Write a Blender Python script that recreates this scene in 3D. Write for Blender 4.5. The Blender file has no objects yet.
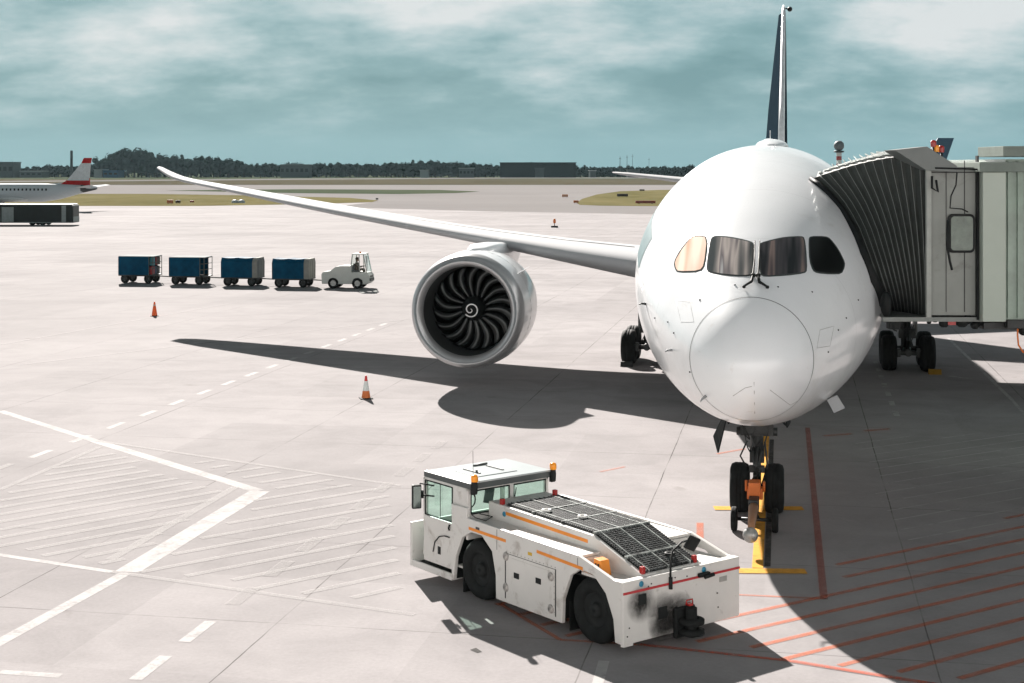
import bpy, bmesh, math, random
from mathutils import Vector, Matrix
random.seed(7)
S = bpy.context.scene
C = S.collection
F, H, HY = 1500.0, 7.2, 168.0          # focal length in pixels, eye height, horizon row
R = math.radians

# ------------------------------------------------------------------ camera / world / sun
cam = bpy.data.objects.new('camera', bpy.data.cameras.new('camera'))
C.objects.link(cam); S.camera = cam
cam.location = (0, 0, H); cam.rotation_euler = (R(90), 0, 0)
cam.data.sensor_width = 36; cam.data.lens = F/1024*36
cam.data.shift_y = -(341.5-HY)/1024
cam.data.clip_start = 0.1; cam.data.clip_end = 20000

KX, KZ = 0.47, 1.65                     # ground offset of a shadow per metre of height
sun_l = bpy.data.lights.new('sun', 'SUN'); sun_l.energy = 4.6; sun_l.angle = R(0.6); sun_l.color = (1.0, .935, .88)
sun = bpy.data.objects.new('sun', sun_l); C.objects.link(sun)
sun.rotation_euler = Vector((KX, -KZ, -1)).to_track_quat('-Z', 'Y').to_euler()
sun.location = (-20, 60, 60)

w = bpy.data.worlds.new('World'); S.world = w; w.use_nodes = True
nt = w.node_tree; N = nt.nodes; L = nt.links; N.clear()
out = N.new('ShaderNodeOutputWorld')
sky = N.new('ShaderNodeTexSky'); sky.sky_type = 'NISHITA'; sky.sun_disc = False
sky.sun_elevation = math.atan(1/math.hypot(KX, KZ)); sky.sun_rotation = -math.atan2(KX, KZ)
sky.air_density = 1.3; sky.dust_density = 1.5
bg1 = N.new('ShaderNodeBackground'); bg1.inputs[1].default_value = 0.05
L.new(sky.outputs[0], bg1.inputs[0])
tc = N.new('ShaderNodeTexCoord')
sep = N.new('ShaderNodeSeparateXYZ'); L.new(tc.outputs['Generated'], sep.inputs[0])
def mth(op, a, b=None, c=None, clamp=False, N=N, L=L):
    n = N.new('ShaderNodeMath'); n.operation = op; n.use_clamp = clamp
    for i, v in enumerate((a, b, c)):
        if v is None: continue
        if isinstance(v, (int, float)): n.inputs[i].default_value = v
        else: L.new(v, n.inputs[i])
    return n.outputs[0]
zc = mth('MAXIMUM', sep.outputs[2], 0.0)
den = mth('ADD', zc, 0.33)
px = mth('DIVIDE', sep.outputs[0], den); py = mth('DIVIDE', sep.outputs[1], den)
cmb = N.new('ShaderNodeCombineXYZ'); L.new(px, cmb.inputs[0]); L.new(py, cmb.inputs[1])
def noise(scale, detail, rough, vec, dist=0.0, N=N, L=L):
    n = N.new('ShaderNodeTexNoise'); n.inputs['Scale'].default_value = scale
    n.inputs['Detail'].default_value = detail; n.inputs['Roughness'].default_value = rough
    n.inputs['Distortion'].default_value = dist; L.new(vec, n.inputs['Vector']); return n.outputs['Fac']
def ramp(fac, stops, N=N, L=L):
    r = N.new('ShaderNodeValToRGB'); L.new(fac, r.inputs[0]); cr = r.color_ramp
    while len(cr.elements) < len(stops): cr.elements.new(.5)
    for e, (p, c) in zip(cr.elements, stops):
        e.position = p; e.color = (c[0], c[1], c[2], 1) if hasattr(c, '__len__') else (c, c, c, 1)
    return r.outputs[0]
mp = N.new('ShaderNodeMapping'); mp.inputs['Scale'].default_value = (1.0, 1.25, 1); mp.inputs['Location'].default_value = (3.1, 1.7, 0)
L.new(cmb.outputs[0], mp.inputs[0])
n1 = noise(3.0, 10, .58, mp.outputs[0], .0)
n2 = noise(1.3, 3, .5, mp.outputs[0], .1)
nn = mth('ADD', mth('MULTIPLY', n1, .66), mth('MULTIPLY', n2, .34))
# more cloud cover and brighter breaks higher up
nn = mth('ADD', nn, ramp(zc, [(0.01, -.03+.03), (0.06, .045), (0.115, .125)]))
ccol = ramp(nn, [(.42, (.052, .098, .108)), (.50, (.072, .122, .132)), (.555, (.105, .152, .162)), (.61, (.150, .186, .194)), (.68, (.215, .228, .232))])
# towards the horizon the cloud deck thins into even blue-grey air
hz = ramp(zc, [(0.0, 0.0), (0.015, .12), (0.05, 1.0)])
mixc = N.new('ShaderNodeMixRGB'); L.new(hz, mixc.inputs[0]); mixc.inputs[1].default_value = (.066, .120, .132, 1); L.new(ccol, mixc.inputs[2])
bg2 = N.new('ShaderNodeBackground'); L.new(mixc.outputs[0], bg2.inputs[0])
# unseen sky overhead is dimmed to deepen the shade on the ground
L.new(ramp(zc, [(0.12, 1.02), (0.30, .55), (0.6, .25)]), bg2.inputs[1])
ms = N.new('ShaderNodeMixShader'); ms.inputs[0].default_value = .985
L.new(bg1.outputs[0], ms.inputs[1]); L.new(bg2.outputs[0], ms.inputs[2]); L.new(ms.outputs[0], out.inputs[0])

S.view_settings.view_transform = 'Standard'; S.view_settings.look = 'None'
S.view_settings.exposure = 1.66; S.view_settings.gamma = 1

# ------------------------------------------------------------------ helpers
def px2w(x, y, d):                      # pixel at depth d -> world
    return Vector(((x-512)/F*d, d, H-(y-HY)/F*d))
def gp(x, y, z=0.0):                    # pixel -> point on the ground
    d = (H-z)*F/(y-HY)
    return Vector(((x-512)/F*d, d, z))

MATS = {}
def mat(name, col, rough=.5, metal=0.0, var=.12, vscale=3.0, bump=0.0, bscale=20, spec=.5, coat=0.0, emit=None, alpha=None, dirt=None):
    if name in MATS: return MATS[name]
    m = bpy.data.materials.new(name); m.use_nodes = True
    n, l = m.node_tree.nodes, m.node_tree.links
    b = n['Principled BSDF']
    b.inputs['Roughness'].default_value = rough; b.inputs['Metallic'].default_value = metal
    b.inputs['Specular IOR Level'].default_value = spec
    if coat: b.inputs['Coat Weight'].default_value = coat; b.inputs['Coat Roughness'].default_value = .08
    tcn = n.new('ShaderNodeTexCoord')
    f = noise(vscale, 5, .6, tcn.outputs['Object'], N=n, L=l)
    a = tuple(max(0, c*(1-var)) for c in col); c2 = tuple(min(1, c*(1+var)) for c in col)
    stops = [(.3, a), (.7, c2)]
    o = ramp(f, stops, N=n, L=l)
    if dirt:                            # (colour, scale, threshold)
        f2 = noise(dirt[1], 6, .7, tcn.outputs['Object'], .4, N=n, L=l)
        k = ramp(f2, [(dirt[2], 0), (min(1, dirt[2]+.14), .75)], N=n, L=l)
        mx = n.new('ShaderNodeMixRGB'); l.new(k, mx.inputs[0]); l.new(o, mx.inputs[1]); mx.inputs[2].default_value = (*dirt[0], 1)
        o = mx.outputs[0]
    l.new(o, b.inputs['Base Color'])
    if bump:
        fb = noise(bscale, 5, .6, tcn.outputs['Object'], N=n, L=l)
        bn = n.new('ShaderNodeBump'); bn.inputs['Strength'].default_value = bump; bn.inputs['Distance'].default_value = .02
        l.new(fb, bn.inputs['Height']); l.new(bn.outputs[0], b.inputs['Normal'])
    if emit: b.inputs['Emission Color'].default_value = (*col, 1); b.inputs['Emission Strength'].default_value = emit
    if alpha is not None: b.inputs['Alpha'].default_value = alpha
    MATS[name] = m; return m

class MB:
    def __init__(s): s.v = []; s.f = []; s.m = []; s.sm = []
    def add(s, vs, fs, mi=0, smooth=False):
        o = len(s.v); s.v += [tuple(p) for p in vs]
        for f in fs: s.f.append([i+o for i in f]); s.m.append(mi); s.sm.append(smooth)
        return s
    def box(s, a, b, mi=0, bev=0.0):
        x0, x1 = sorted((a[0], b[0])); y0, y1 = sorted((a[1], b[1])); z0, z1 = sorted((a[2], b[2]))
        if bev <= 0:
            return s.add([(x0,y0,z0),(x1,y0,z0),(x1,y1,z0),(x0,y1,z0),(x0,y0,z1),(x1,y0,z1),(x1,y1,z1),(x0,y1,z1)],
                  [(0,3,2,1),(4,5,6,7),(0,1,5,4),(1,2,6,5),(2,3,7,6),(3,0,4,7)], mi)
        bm = bmesh.new(); bmesh.ops.create_cube(bm, size=1)
        for v in bm.verts: v.co = Vector(((x0+x1)/2+v.co.x*(x1-x0), (y0+y1)/2+v.co.y*(y1-y0), (z0+z1)/2+v.co.z*(z1-z0)))
        bmesh.ops.bevel(bm, geom=list(bm.edges), offset=bev, segments=2, affect='EDGES', profile=.6)
        s.add([v.co[:] for v in bm.verts], [[v.index for v in f.verts] for f in bm.faces], mi); bm.free(); return s
    def tube(s, pts, r, n=8, mi=0, caps=True, smooth=True):
        pts = [Vector(p) for p in pts]; rs = r if hasattr(r, '__len__') else [r]*len(pts)
        vs = []; up = Vector((0, 0, 1)); prev = None
        for i, p in enumerate(pts):
            t = (pts[min(i+1, len(pts)-1)]-pts[max(i-1, 0)]).normalized()
            if prev is None:
                a = t.cross(up)
                if a.length < .05: a = t.cross(Vector((1, 0, 0)))
            else: a = prev - t*prev.dot(t)
            a.normalize(); prev = a; b = t.cross(a)
            for k in range(n):
                q = 2*math.pi*k/n; vs.append(p+(a*math.cos(q)+b*math.sin(q))*rs[i])
        fs = [(i*n+k, i*n+(k+1) % n, (i+1)*n+(k+1) % n, (i+1)*n+k) for i in range(len(pts)-1) for k in range(n)]
        s.add(vs, fs, mi, smooth)
        if caps:
            o = len(s.v)-len(vs)
            s.f += [[o+k for k in range(n)][::-1], [o+(len(pts)-1)*n+k for k in range(n)]]; s.m += [mi, mi]; s.sm += [False, False]
        return s
    def lathe(s, prof, c=(0, 0, 0), ax='z', n=24, mi=0, smooth=True, mf=None):
        c = Vector(c); vs = []
        for d, r in prof:
            for k in range(n):
                q = 2*math.pi*k/n; A, B = r*math.cos(q), r*math.sin(q)
                vs.append(c+Vector({'z': (A, B, d), 'y': (A, d, B), 'x': (d, A, B)}[ax]))
        for i in range(len(prof)-1):
            s.add([], [], mi)
        o = len(s.v); s.v += [tuple(p) for p in vs]
        for i in range(len(prof)-1):
            for k in range(n):
                s.f.append([o+i*n+k, o+i*n+(k+1) % n, o+(i+1)*n+(k+1) % n, o+(i+1)*n+k]); s.m.append(mf(i) if mf else mi); s.sm.append(smooth)
        return s
    def prism(s, poly, x0, x1, ax='x', mi=0):   # poly of 2-D points, extruded along an axis
        n = len(poly); vs = []
        for x in (x0, x1):
            for a, b in poly: vs.append({'x': (x, a, b), 'y': (a, x, b), 'z': (a, b, x)}[ax])
        return s.add(vs, [list(range(n)), list(range(n, 2*n))[::-1]]+[(i, (i+1) % n, n+(i+1) % n, n+i) for i in range(n)], mi)
    def loft(s, rings, mi=0, closed=True, caps=True, smooth=True):
        n = len(rings[0]); vs = [p for r in rings for p in r]; m = n if closed else n-1
        s.add(vs, [(i*n+k, i*n+(k+1) % n, (i+1)*n+(k+1) % n, (i+1)*n+k) for i in range(len(rings)-1) for k in range(m)], mi, smooth)
        if caps:
            o = len(s.v)-len(vs); s.f += [[o+k for k in range(n)][::-1], [o+(len(rings)-1)*n+k for k in range(n)]]; s.m += [mi, mi]; s.sm += [False, False]
        return s
    def ball(s, c, r, n=12, mi=0, sq=(1, 1, 1)):
        c = Vector(c); rings = []
        for i in range(1, n):
            a = math.pi*i/n
            rings.append([c+Vector((r*math.sin(a)*math.cos(2*math.pi*k/(2*n))*sq[0], r*math.sin(a)*math.sin(2*math.pi*k/(2*n))*sq[1], r*math.cos(a)*sq[2])) for k in range(2*n)])
        return s.loft(rings, mi)
    def build(s, name, mats, parent=None, bevel=0.0):
        me = bpy.data.meshes.new(name); me.from_pydata(s.v, [], s.f)
        if not isinstance(mats, (list, tuple)): mats = [mats]
        for m in mats: me.materials.append(m)
        me.polygons.foreach_set('material_index', s.m); me.polygons.foreach_set('use_smooth', s.sm)
        bm = bmesh.new(); bm.from_mesh(me); bmesh.ops.recalc_face_normals(bm, faces=bm.faces[:]); bm.to_mesh(me); bm.free()
        o = bpy.data.objects.new(name, me); C.objects.link(o)
        if parent: o.parent = parent
        if bevel:
            md = o.modifiers.new('bevel', 'BEVEL'); md.width = bevel; md.segments = 2; md.limit_method = 'ANGLE'; md.angle_limit = R(40)
        return o

def thing(name, label, cat, loc=(0, 0, 0), rz=0.0, group=None):
    o = bpy.data.objects.new(name, None); C.objects.link(o); o.location = loc; o.rotation_euler = (0, 0, rz)
    o['label'] = label; o['category'] = cat
    if group: o['group'] = group
    return o
def tag(o, label, cat, group=None):
    o['label'] = label; o['category'] = cat
    if group: o['group'] = group
    return o
def struct(o, kind='structure'): o['kind'] = kind; return o
KIDS = {}
def kids(o):
    return [c for c in C.objects if c.parent == o]
def dup(root, loc, rz, label, scale=None):
    r = root.copy(); C.objects.link(r); r.location = loc; r.rotation_euler = (0, 0, rz); r['label'] = label
    if scale: r.scale = scale
    for ch in kids(root):
        c = ch.copy(); C.objects.link(c); c.parent = r
        for g in kids(ch):
            d = g.copy(); C.objects.link(d); d.parent = c
    return r
def pchip(pts, fx=lambda x: x):
    xs = [fx(p[0]) for p in pts]; ys = [p[1] for p in pts]; n = len(xs)
    d = [(ys[i+1]-ys[i])/(xs[i+1]-xs[i]) for i in range(n-1)]; m = [d[0]]
    for i in range(1, n-1): m.append(0 if d[i-1]*d[i] <= 0 else 2*d[i-1]*d[i]/(d[i-1]+d[i]))
    m.append(d[-1])
    def f(x):
        x = fx(x)
        if x <= xs[0]: return ys[0]
        if x >= xs[-1]: return ys[-1]
        i = max(k for k in range(n-1) if xs[k] <= x); h = xs[i+1]-xs[i]; t = (x-xs[i])/h
        return (2*t**3-3*t*t+1)*ys[i]+(t**3-2*t*t+t)*h*m[i]+(-2*t**3+3*t*t)*ys[i+1]+(t**3-t*t)*h*m[i+1]
    return f
def flat(name, polys, m, z, parent=None):
    mb = MB()
    for k_, p in enumerate(polys): mb.add([(q[0], q[1], z+.00004*k_) for q in p], [list(range(len(p)))])
    me = mb.build(name, m, parent)
    bm = bmesh.new(); bm.from_mesh(me.data)
    for f in bm.faces:
        f.normal_update()
        if f.normal.z < 0: f.normal_flip()
    bm.to_mesh(me.data); bm.free()
    return me

# ------------------------------------------------------------------ materials
M_tyre = mat('rubber', (.011, .0125, .0125), .8, spec=.2, var=.3, vscale=6, bump=.3)
M_black = mat('black_parts', (.012, .014, .014), .6, var=.3, spec=.2)
M_dark = mat('dark_steel', (.028, .031, .031), .5, .3, var=.3, vscale=8)
M_steel = mat('bare_steel', (.30, .43, .43), .32, .9, var=.15, vscale=8)
def skin():
    m = mat('aircraft_white', (.80, .82, .835), .24, coat=.5, var=.012, vscale=.6, dirt=((.66, .66, .65), .9, .60))
    n, l = m.node_tree.nodes, m.node_tree.links; b = n['Principled BSDF']; kw = dict(N=n, L=l)
    t = n.new('ShaderNodeTexCoord'); sp = n.new('ShaderNodeSeparateXYZ'); l.new(t.outputs['Object'], sp.inputs[0])
    # frame joints every 1.9 m, stringer seams, streaky film of dirt running aft along the belly
    def line(o, per, w_): 
        q = mth('FRACT', mth('DIVIDE', mth('ADD', o, 50.0, **kw), per, **kw), **kw); return mth('LESS_THAN', mth('ABSOLUTE', mth('SUBTRACT', q, .5, **kw), **kw), w_/per, **kw)
    ln = mth('MULTIPLY', line(sp.outputs[1], 2.35, .006), .30, **kw)
    mp_ = n.new('ShaderNodeMapping'); mp_.inputs['Scale'].default_value = (3, .5, 1.4); l.new(t.outputs['Object'], mp_.inputs[0])
    st = noise(1.0, 7, .65, mp_.outputs[0], .4, **kw)
    low = ramp(sp.outputs[2], [(0, 0), (1, 1)], **kw)
    lo = mth('SUBTRACT', 1.0, mth('MULTIPLY', mth('SUBTRACT', sp.outputs[2], 1.9, **kw), .42, **kw), None, True, **kw)
    film = mth('MULTIPLY', mth('MULTIPLY', lo, ramp(st, [(.35, .1), (.7, .8)], **kw), **kw), .55, **kw)
    old = b.inputs['Base Color'].links[0].from_socket
    m1 = n.new('ShaderNodeMixRGB'); l.new(film, m1.inputs[0]); l.new(old, m1.inputs[1]); m1.inputs[2].default_value = (.42, .38, .34, 1)
    m2 = n.new('ShaderNodeMixRGB'); l.new(ln, m2.inputs[0]); l.new(m1.outputs[0], m2.inputs[1]); m2.inputs[2].default_value = (.30, .30, .30, 1)
    l.new(m2.outputs[0], b.inputs['Base Color'])
    wv = noise(1.1, 4, .55, t.outputs['Object'], .3, **kw); bn = n.new('ShaderNodeBump'); bn.inputs['Strength'].default_value = .22; bn.inputs['Distance'].default_value = .05; l.new(wv, bn.inputs['Height'])
    l.new(bn.outputs[0], b.inputs['Coat Normal']); l.new(bn.outputs[0], b.inputs['Normal'])
    return m
M_white = skin()
M_wing = mat('wing_paint', (.37, .38, .39), .7, spec=.03, var=.03, vscale=.5, dirt=((.62, .62, .61), .8, .6))
M_nav = mat('fin_navy', (.018, .030, .040), .9, var=.1, spec=0)
M_orange = mat('orange_paint', (.62, .15, .025), .5, var=.1)
M_yel = mat('yellow_orange_paint', (.74, .24, .02), .5, var=.08)
M_red = mat('red_lens', (.34, .022, .02), .25, var=.1)
M_amber = mat('amber_lens', (.95, .33, .02), .2, var=.05)

def glass(name, tint, rough=.05, alpha=.35):
    m = bpy.data.materials.new(name); m.use_nodes = True; n, l = m.node_tree.nodes, m.node_tree.links; n.remove(n['Principled BSDF'])
    t = n.new('ShaderNodeBsdfTransparent'); t.inputs[0].default_value = (*tint, 1)
    g = n.new('ShaderNodeBsdfGlossy'); g.inputs['Roughness'].default_value = rough; g.inputs['Color'].default_value = (.9, .97, .95, 1)
    fr = n.new('ShaderNodeLayerWeight'); fr.inputs['Blend'].default_value = .5
    fac = mth('MULTIPLY_ADD', mth('POWER', fr.outputs['Facing'], 4.0, N=n, L=l), .8, .03, N=n, L=l)
    mx = n.new('ShaderNodeMixShader'); l.new(fac, mx.inputs[0]); l.new(t.outputs[0], mx.inputs[1]); l.new(g.outputs[0], mx.inputs[2])
    tcn = n.new('ShaderNodeTexCoord'); f = noise(2, 3, .5, tcn.outputs['Object'], N=n, L=l)
    bn = n.new('ShaderNodeBump'); bn.inputs['Strength'].default_value = .02; l.new(f, bn.inputs['Height']); l.new(bn.outputs[0], g.inputs['Normal'])
    l.new(mx.outputs[0], n['Material Output'].inputs[0]); return m
M_glass = glass('cab_glass', (.88, .96, .93))

def concrete():
    m = bpy.data.materials.new('apron_concrete'); m.use_nodes = True; n, l = m.node_tree.nodes, m.node_tree.links; b = n['Principled BSDF']
    b.inputs['Roughness'].default_value = .9; b.inputs['Specular IOR Level'].default_value = .02
    t = n.new('ShaderNodeTexCoord'); mpp = n.new('ShaderNodeMapping'); mpp.vector_type = 'POINT'
    mpp.inputs['Rotation'].default_value = (0, 0, R(10.6)); l.new(t.outputs['Object'], mpp.inputs[0])
    v = mpp.outputs[0]
    sp = n.new('ShaderNodeSeparateXYZ'); l.new(v, sp.inputs[0])
    kw = dict(N=n, L=l)
    # slab joints
    def joint(o, period, off, w):
        q = mth('FRACT', mth('DIVIDE', mth('ADD', o, 1000*period+off, **kw), period, **kw), **kw)
        dd = mth('ABSOLUTE', mth('SUBTRACT', q, .5, **kw), **kw)
        return mth('GREATER_THAN', dd, .5-w/period/2, **kw)
    wob = noise(.6, 3, .6, v, **kw); wo = mth('MULTIPLY', mth('SUBTRACT', wob, .5, **kw), .05, **kw)
    jx = joint(mth('ADD', sp.outputs[0], wo, **kw), 5.03, 8.02, .022)
    jy = joint(mth('ADD', sp.outputs[1], wo, **kw), 5.03, -2.52, .03)
    brk = noise(.35, 4, .6, v, **kw)
    jm = mth('MULTIPLY', mth('MAXIMUM', jx, mth('MULTIPLY', jy, .6, **kw), **kw), ramp(brk, [(.38, .12), (.60, .9)], **kw), **kw)
    # colour
    big = noise(.06, 5, .6, v, .3, **kw)
    base = ramp(big, [(.30, (.270, .257, .258)), (.5, (.306, .291, .292)), (.70, (.330, .314, .315))], **kw)
    mid = noise(.55, 7, .65, v, .5, **kw)
    mm = n.new('ShaderNodeMixRGB'); mm.blend_type = 'MULTIPLY'; mm.inputs[0].default_value = .95
    l.new(base, mm.inputs[1]); l.new(ramp(mid, [(.3, .80), (.55, .97), (.72, 1.05)], **kw), mm.inputs[2])
    fine = noise(14, 6, .7, v, **kw)
    m2 = n.new('ShaderNodeMixRGB'); m2.blend_type = 'MULTIPLY'; m2.inputs[0].default_value = .8
    l.new(mm.outputs[0], m2.inputs[1]); l.new(ramp(fine, [(.3, .90), (.7, 1.06)], **kw), m2.inputs[2])
    # slab to slab difference
    fl = n.new('ShaderNodeVectorMath'); fl.operation = 'FLOOR'
    sc = n.new('ShaderNodeVectorMath'); sc.operation = 'MULTIPLY_ADD'; l.new(v, sc.inputs[0]); sc.inputs[1].default_value = (1/5.03, 1/5.03, 0); sc.inputs[2].default_value = (.5+8.02/5.03, .5-2.52/5.03, 0)
    l.new(sc.outputs[0], fl.inputs[0]); wn = n.new('ShaderNodeTexWhiteNoise'); wn.noise_dimensions = '2D'; l.new(fl.outputs[0], wn.inputs[0])
    m3 = n.new('ShaderNodeMixRGB'); m3.blend_type = 'MULTIPLY'; m3.inputs[0].default_value = 1
    l.new(m2.outputs[0], m3.inputs[1]); l.new(ramp(wn.outputs['Value'], [(0, .93), (1, 1.035)], **kw), m3.inputs[2])
    # tyre streaks: noise stretched across
    ms_ = n.new('ShaderNodeMapping'); ms_.inputs['Scale'].default_value = (.02, .22, 1); ms_.inputs['Rotation'].default_value = (0, 0, R(-16)); l.new(t.outputs['Object'], ms_.inputs[0])
    st = noise(1.0, 6, .6, ms_.outputs[0], .3, **kw)
    m4 = n.new('ShaderNodeMixRGB'); m4.blend_type = 'MULTIPLY'; m4.inputs[0].default_value = .85
    l.new(m3.outputs[0], m4.inputs[1]); l.new(ramp(st, [(.36, .92), (.5, 1.0), (.68, 1.04)], **kw), m4.inputs[2])
    # oil spots
    so = noise(.9, 3, .5, v, .2, **kw); 
    m5 = n.new('ShaderNodeMixRGB'); l.new(ramp(so, [(.70, 0), (.78, .30)], **kw), m5.inputs[0]); l.new(m4.outputs[0], m5.inputs[1]); m5.inputs[2].default_value = (.13, .12, .11, 1)
    m6 = n.new('ShaderNodeMixRGB'); l.new(jm, m6.inputs[0]); l.new(m5.outputs[0], m6.inputs[1]); m6.inputs[2].default_value = (.055, .05, .048, 1)
    l.new(m6.outputs[0], b.inputs['Base Color'])
    bn = n.new('ShaderNodeBump'); bn.inputs['Strength'].default_value = .25; bn.inputs['Distance'].default_value = .01
    l.new(fine, bn.inputs['Height']); l.new(bn.outputs[0], b.inputs['Normal'])
    l.new(ramp(mid, [(.3, .84), (.7, .96)], **kw), b.inputs['Roughness'])
    return m
M_conc = concrete()

def paint(name, col, cover):             # worn marking paint: partly transparent where rubbed off
    m = bpy.data.materials.new(name); m.use_nodes = True; n, l = m.node_tree.nodes, m.node_tree.links; b = n['Principled BSDF']
    b.inputs['Roughness'].default_value = .85; b.inputs['Specular IOR Level'].default_value = .08; kw = dict(N=n, L=l)
    t = n.new('ShaderNodeTexCoord'); f = noise(1.3, 7, .7, t.outputs['Object'], .3, **kw); g = noise(9, 5, .7, t.outputs['Object'], **kw)
    l.new(ramp(g, [(.3, tuple(c*.88 for c in col)), (.7, col)], **kw), b.inputs['Base Color'])
    l.new(ramp(mth('ADD', mth('MULTIPLY', f, .7, **kw), mth('MULTIPLY', g, .3, **kw), **kw), [(.36, cover*.6), (.52, cover)], **kw), b.inputs['Alpha'])
    return m
P_white = paint('white_marking_paint', (.47, .455, .45), .82)
P_faint = paint('faded_white_marking_paint', (.44, .425, .42), .46)
P_red = paint('red_marking_paint', (.50, .11, .06), .62)
P_fred = paint('faded_red_marking_paint', (.58, .15, .065), .52)
P_yel = paint('yellow_marking_paint', (.66, .33, .05), .95)
P_blk = paint('black_marking_paint', (.05, .048, .045), .8)

def grass(name, a, b_, sc=.02):
    m = bpy.data.materials.new(name); m.use_nodes = True; n, l = m.node_tree.nodes, m.node_tree.links; b = n['Principled BSDF']
    b.inputs['Roughness'].default_value = 1; b.inputs['Specular IOR Level'].default_value = 0; kw = dict(N=n, L=l)
    t = n.new('ShaderNodeTexCoord'); mpp = n.new('ShaderNodeMapping'); mpp.inputs['Scale'].default_value = (1, .35, 1); l.new(t.outputs['Object'], mpp.inputs[0])
    f = noise(sc, 8, .7, mpp.outputs[0], .3, **kw)
    l.new(ramp(f, [(.35, a), (.65, b_)], **kw), b.inputs['Base Color']); return m
G_far = grass('far_grass', (.050, .066, .044), (.076, .086, .058), .012)
G_yel = grass('dry_grass', (.105, .097, .046), (.155, .136, .072), .05)
G_brown = grass('brown_grass', (.070, .064, .044), (.090, .080, .055), .02)

# ------------------------------------------------------------------ ground
g = flat('ground', [[(-2500, -400), (2500, -400), (2500, 2800), (-2500, 2800)]], G_far, -.06); struct(g)
apron = flat('apron', [[(-700, -60), (900, -60), (900, 640), (-700, 640)]], M_conc, 0); struct(apron)
def pp(pts): return [gp(*p)[:2] for p in pts]
struct(flat('taxiway', [pp([(372, 202.5), (330, 207), (480, 211), (640, 214), (1500, 216), (1500, 184.9), (-400, 184.9), (-400, 193.9), (150, 193.9), (250, 195.4), (350, 197.9), (378, 200.4)])], mat('taxiway_concrete', (.215, .206, .203), 1, var=.06, vscale=.02, spec=0), .012))
struct(flat('grass_strip', [pp([(-500, 194), (150, 194), (250, 195.5), (350, 198), (378, 200.5), (372, 202.3), (300, 204.3), (200, 206), (-500, 206)])], G_yel, .03))
struct(flat('grass_verge', [pp([(165, 190.6), (230, 189.8), (300, 189.3), (440, 190), (480, 191.6), (455, 193.2), (400, 194.2), (300, 193.3)])], G_far, .03))
struct(flat('grass_island', [pp([(576.5, 203), (582, 199), (597, 194.5), (620, 191.3), (660, 190), (720, 189.5), (1500, 189.5), (1500, 206.5), (640, 206.2), (600, 205.8), (580, 205)])], G_yel, .03))
struct(flat('grass_field', [pp([(-400, 179.2), (1500, 179.2), (1500, 184.8), (-400, 184.8)])], G_brown, .05))
struct(flat('runway', [pp([(-400, 183.4), (0, 181.1), (150, 179.9), (300, 178.7), (520, 177.7), (1300, 177.3), (1300, 178.1), (520, 178.5), (300, 179.8), (150, 181.1), (0, 182.4), (-400, 184.6)])], mat('runway_asphalt', (.17, .165, .16), 1, spec=0, var=.1, vscale=.05), .09))

# painted markings
def strip(p, q, wd):
    p, q = Vector(p[:2]), Vector(q[:2]); t = (q-p).normalized(); nrm = Vector((-t.y, t.x))*wd/2
    return [tuple(p+nrm), tuple(q+nrm), tuple(q-nrm), tuple(p-nrm)]
def ps(a, b, wd): return strip(gp(*a), gp(*b), wd)
def clip(poly, seg):                     # segment clipped to a convex-ish polygon, by sampling
    a, b = seg; outp = []; n = 160; run = None
    def ins(p):
        c = False
        for i in range(len(poly)):
            x1, y1 = poly[i]; x2, y2 = poly[i-1]
            if (y1 > p[1]) != (y2 > p[1]) and p[0] < (x2-x1)*(p[1]-y1)/(y2-y1)+x1: c = not c
        return c
    for i in range(n+1):
        p = a.lerp(b, i/n)
        if ins(p):
            if run is None: run = [p, p]
            run[1] = p
        elif run: outp.append(run); run = None
    if run: outp.append(run)
    return [r for r in outp if (r[1]-r[0]).length > .25]
def hatch(polypx, ang, gap, wd, off=0.0):
    poly = pp(polypx); dx, dy = math.cos(ang), math.sin(ang); c = Vector((sum(p[0] for p in poly)/len(poly), sum(p[1] for p in poly)/len(poly)))
    res = []
    for k in range(-60, 60):
        m_ = Vector((-dy, dx))*(k*gap+off); o = Vector((round(c.x), round(c.y)))+m_
        for r in clip(poly, (o-Vector((dx, dy))*40, o+Vector((dx, dy))*40)): res.append(strip(r[0], r[1], wd))
    return res
wh = [ps((0, 411), (95, 441), .26), ps((95, 441), (258, 491), .32), ps((260, 491), (127, 572), .46), ps((126, 573), (-60, 675), .24),
      ps((-20, 552), (112, 572), .16), ps((0, 672), (61, 676), .17)]
ft = [ps((112, 572), (415, 615), .15), ps((97, 441), (402, 486), .14), ps((0, 490), (100, 447), .15), ps((236, 487), (110, 560), .2)]
ft += hatch([(-90, 530), (100, 448), (235, 489), (125, 567), (-20, 551)], R(44), .62, .20)
ft += hatch([(110, 444), (402, 487), (415, 613), (135, 573), (266, 492)], R(40), .75, .18)
# dashed lines lying along the stand axis
def dashes(p0, n, ln, gap, wd, skip=()):
    p = gp(*p0); d = Vector((.187, .982, 0)); res = []
    for i in range(n):
        if i in skip: continue
        a = p+d*(i*gap); res.append(strip(a, a+d*ln, wd))
    return res
wh += dashes((30, 458), 16, 1.05, 2.12, .20)
wh += dashes((135, 680), 2, 1.05, 1.72, .20)
gh = dashes((232, 605), 9, 1.05, 1.75, .26)
wh += [ps((596, 690), (604, 661), .16)]
ft += dashes((-12, 473), 1, 1.1, 2, .2)
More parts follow.
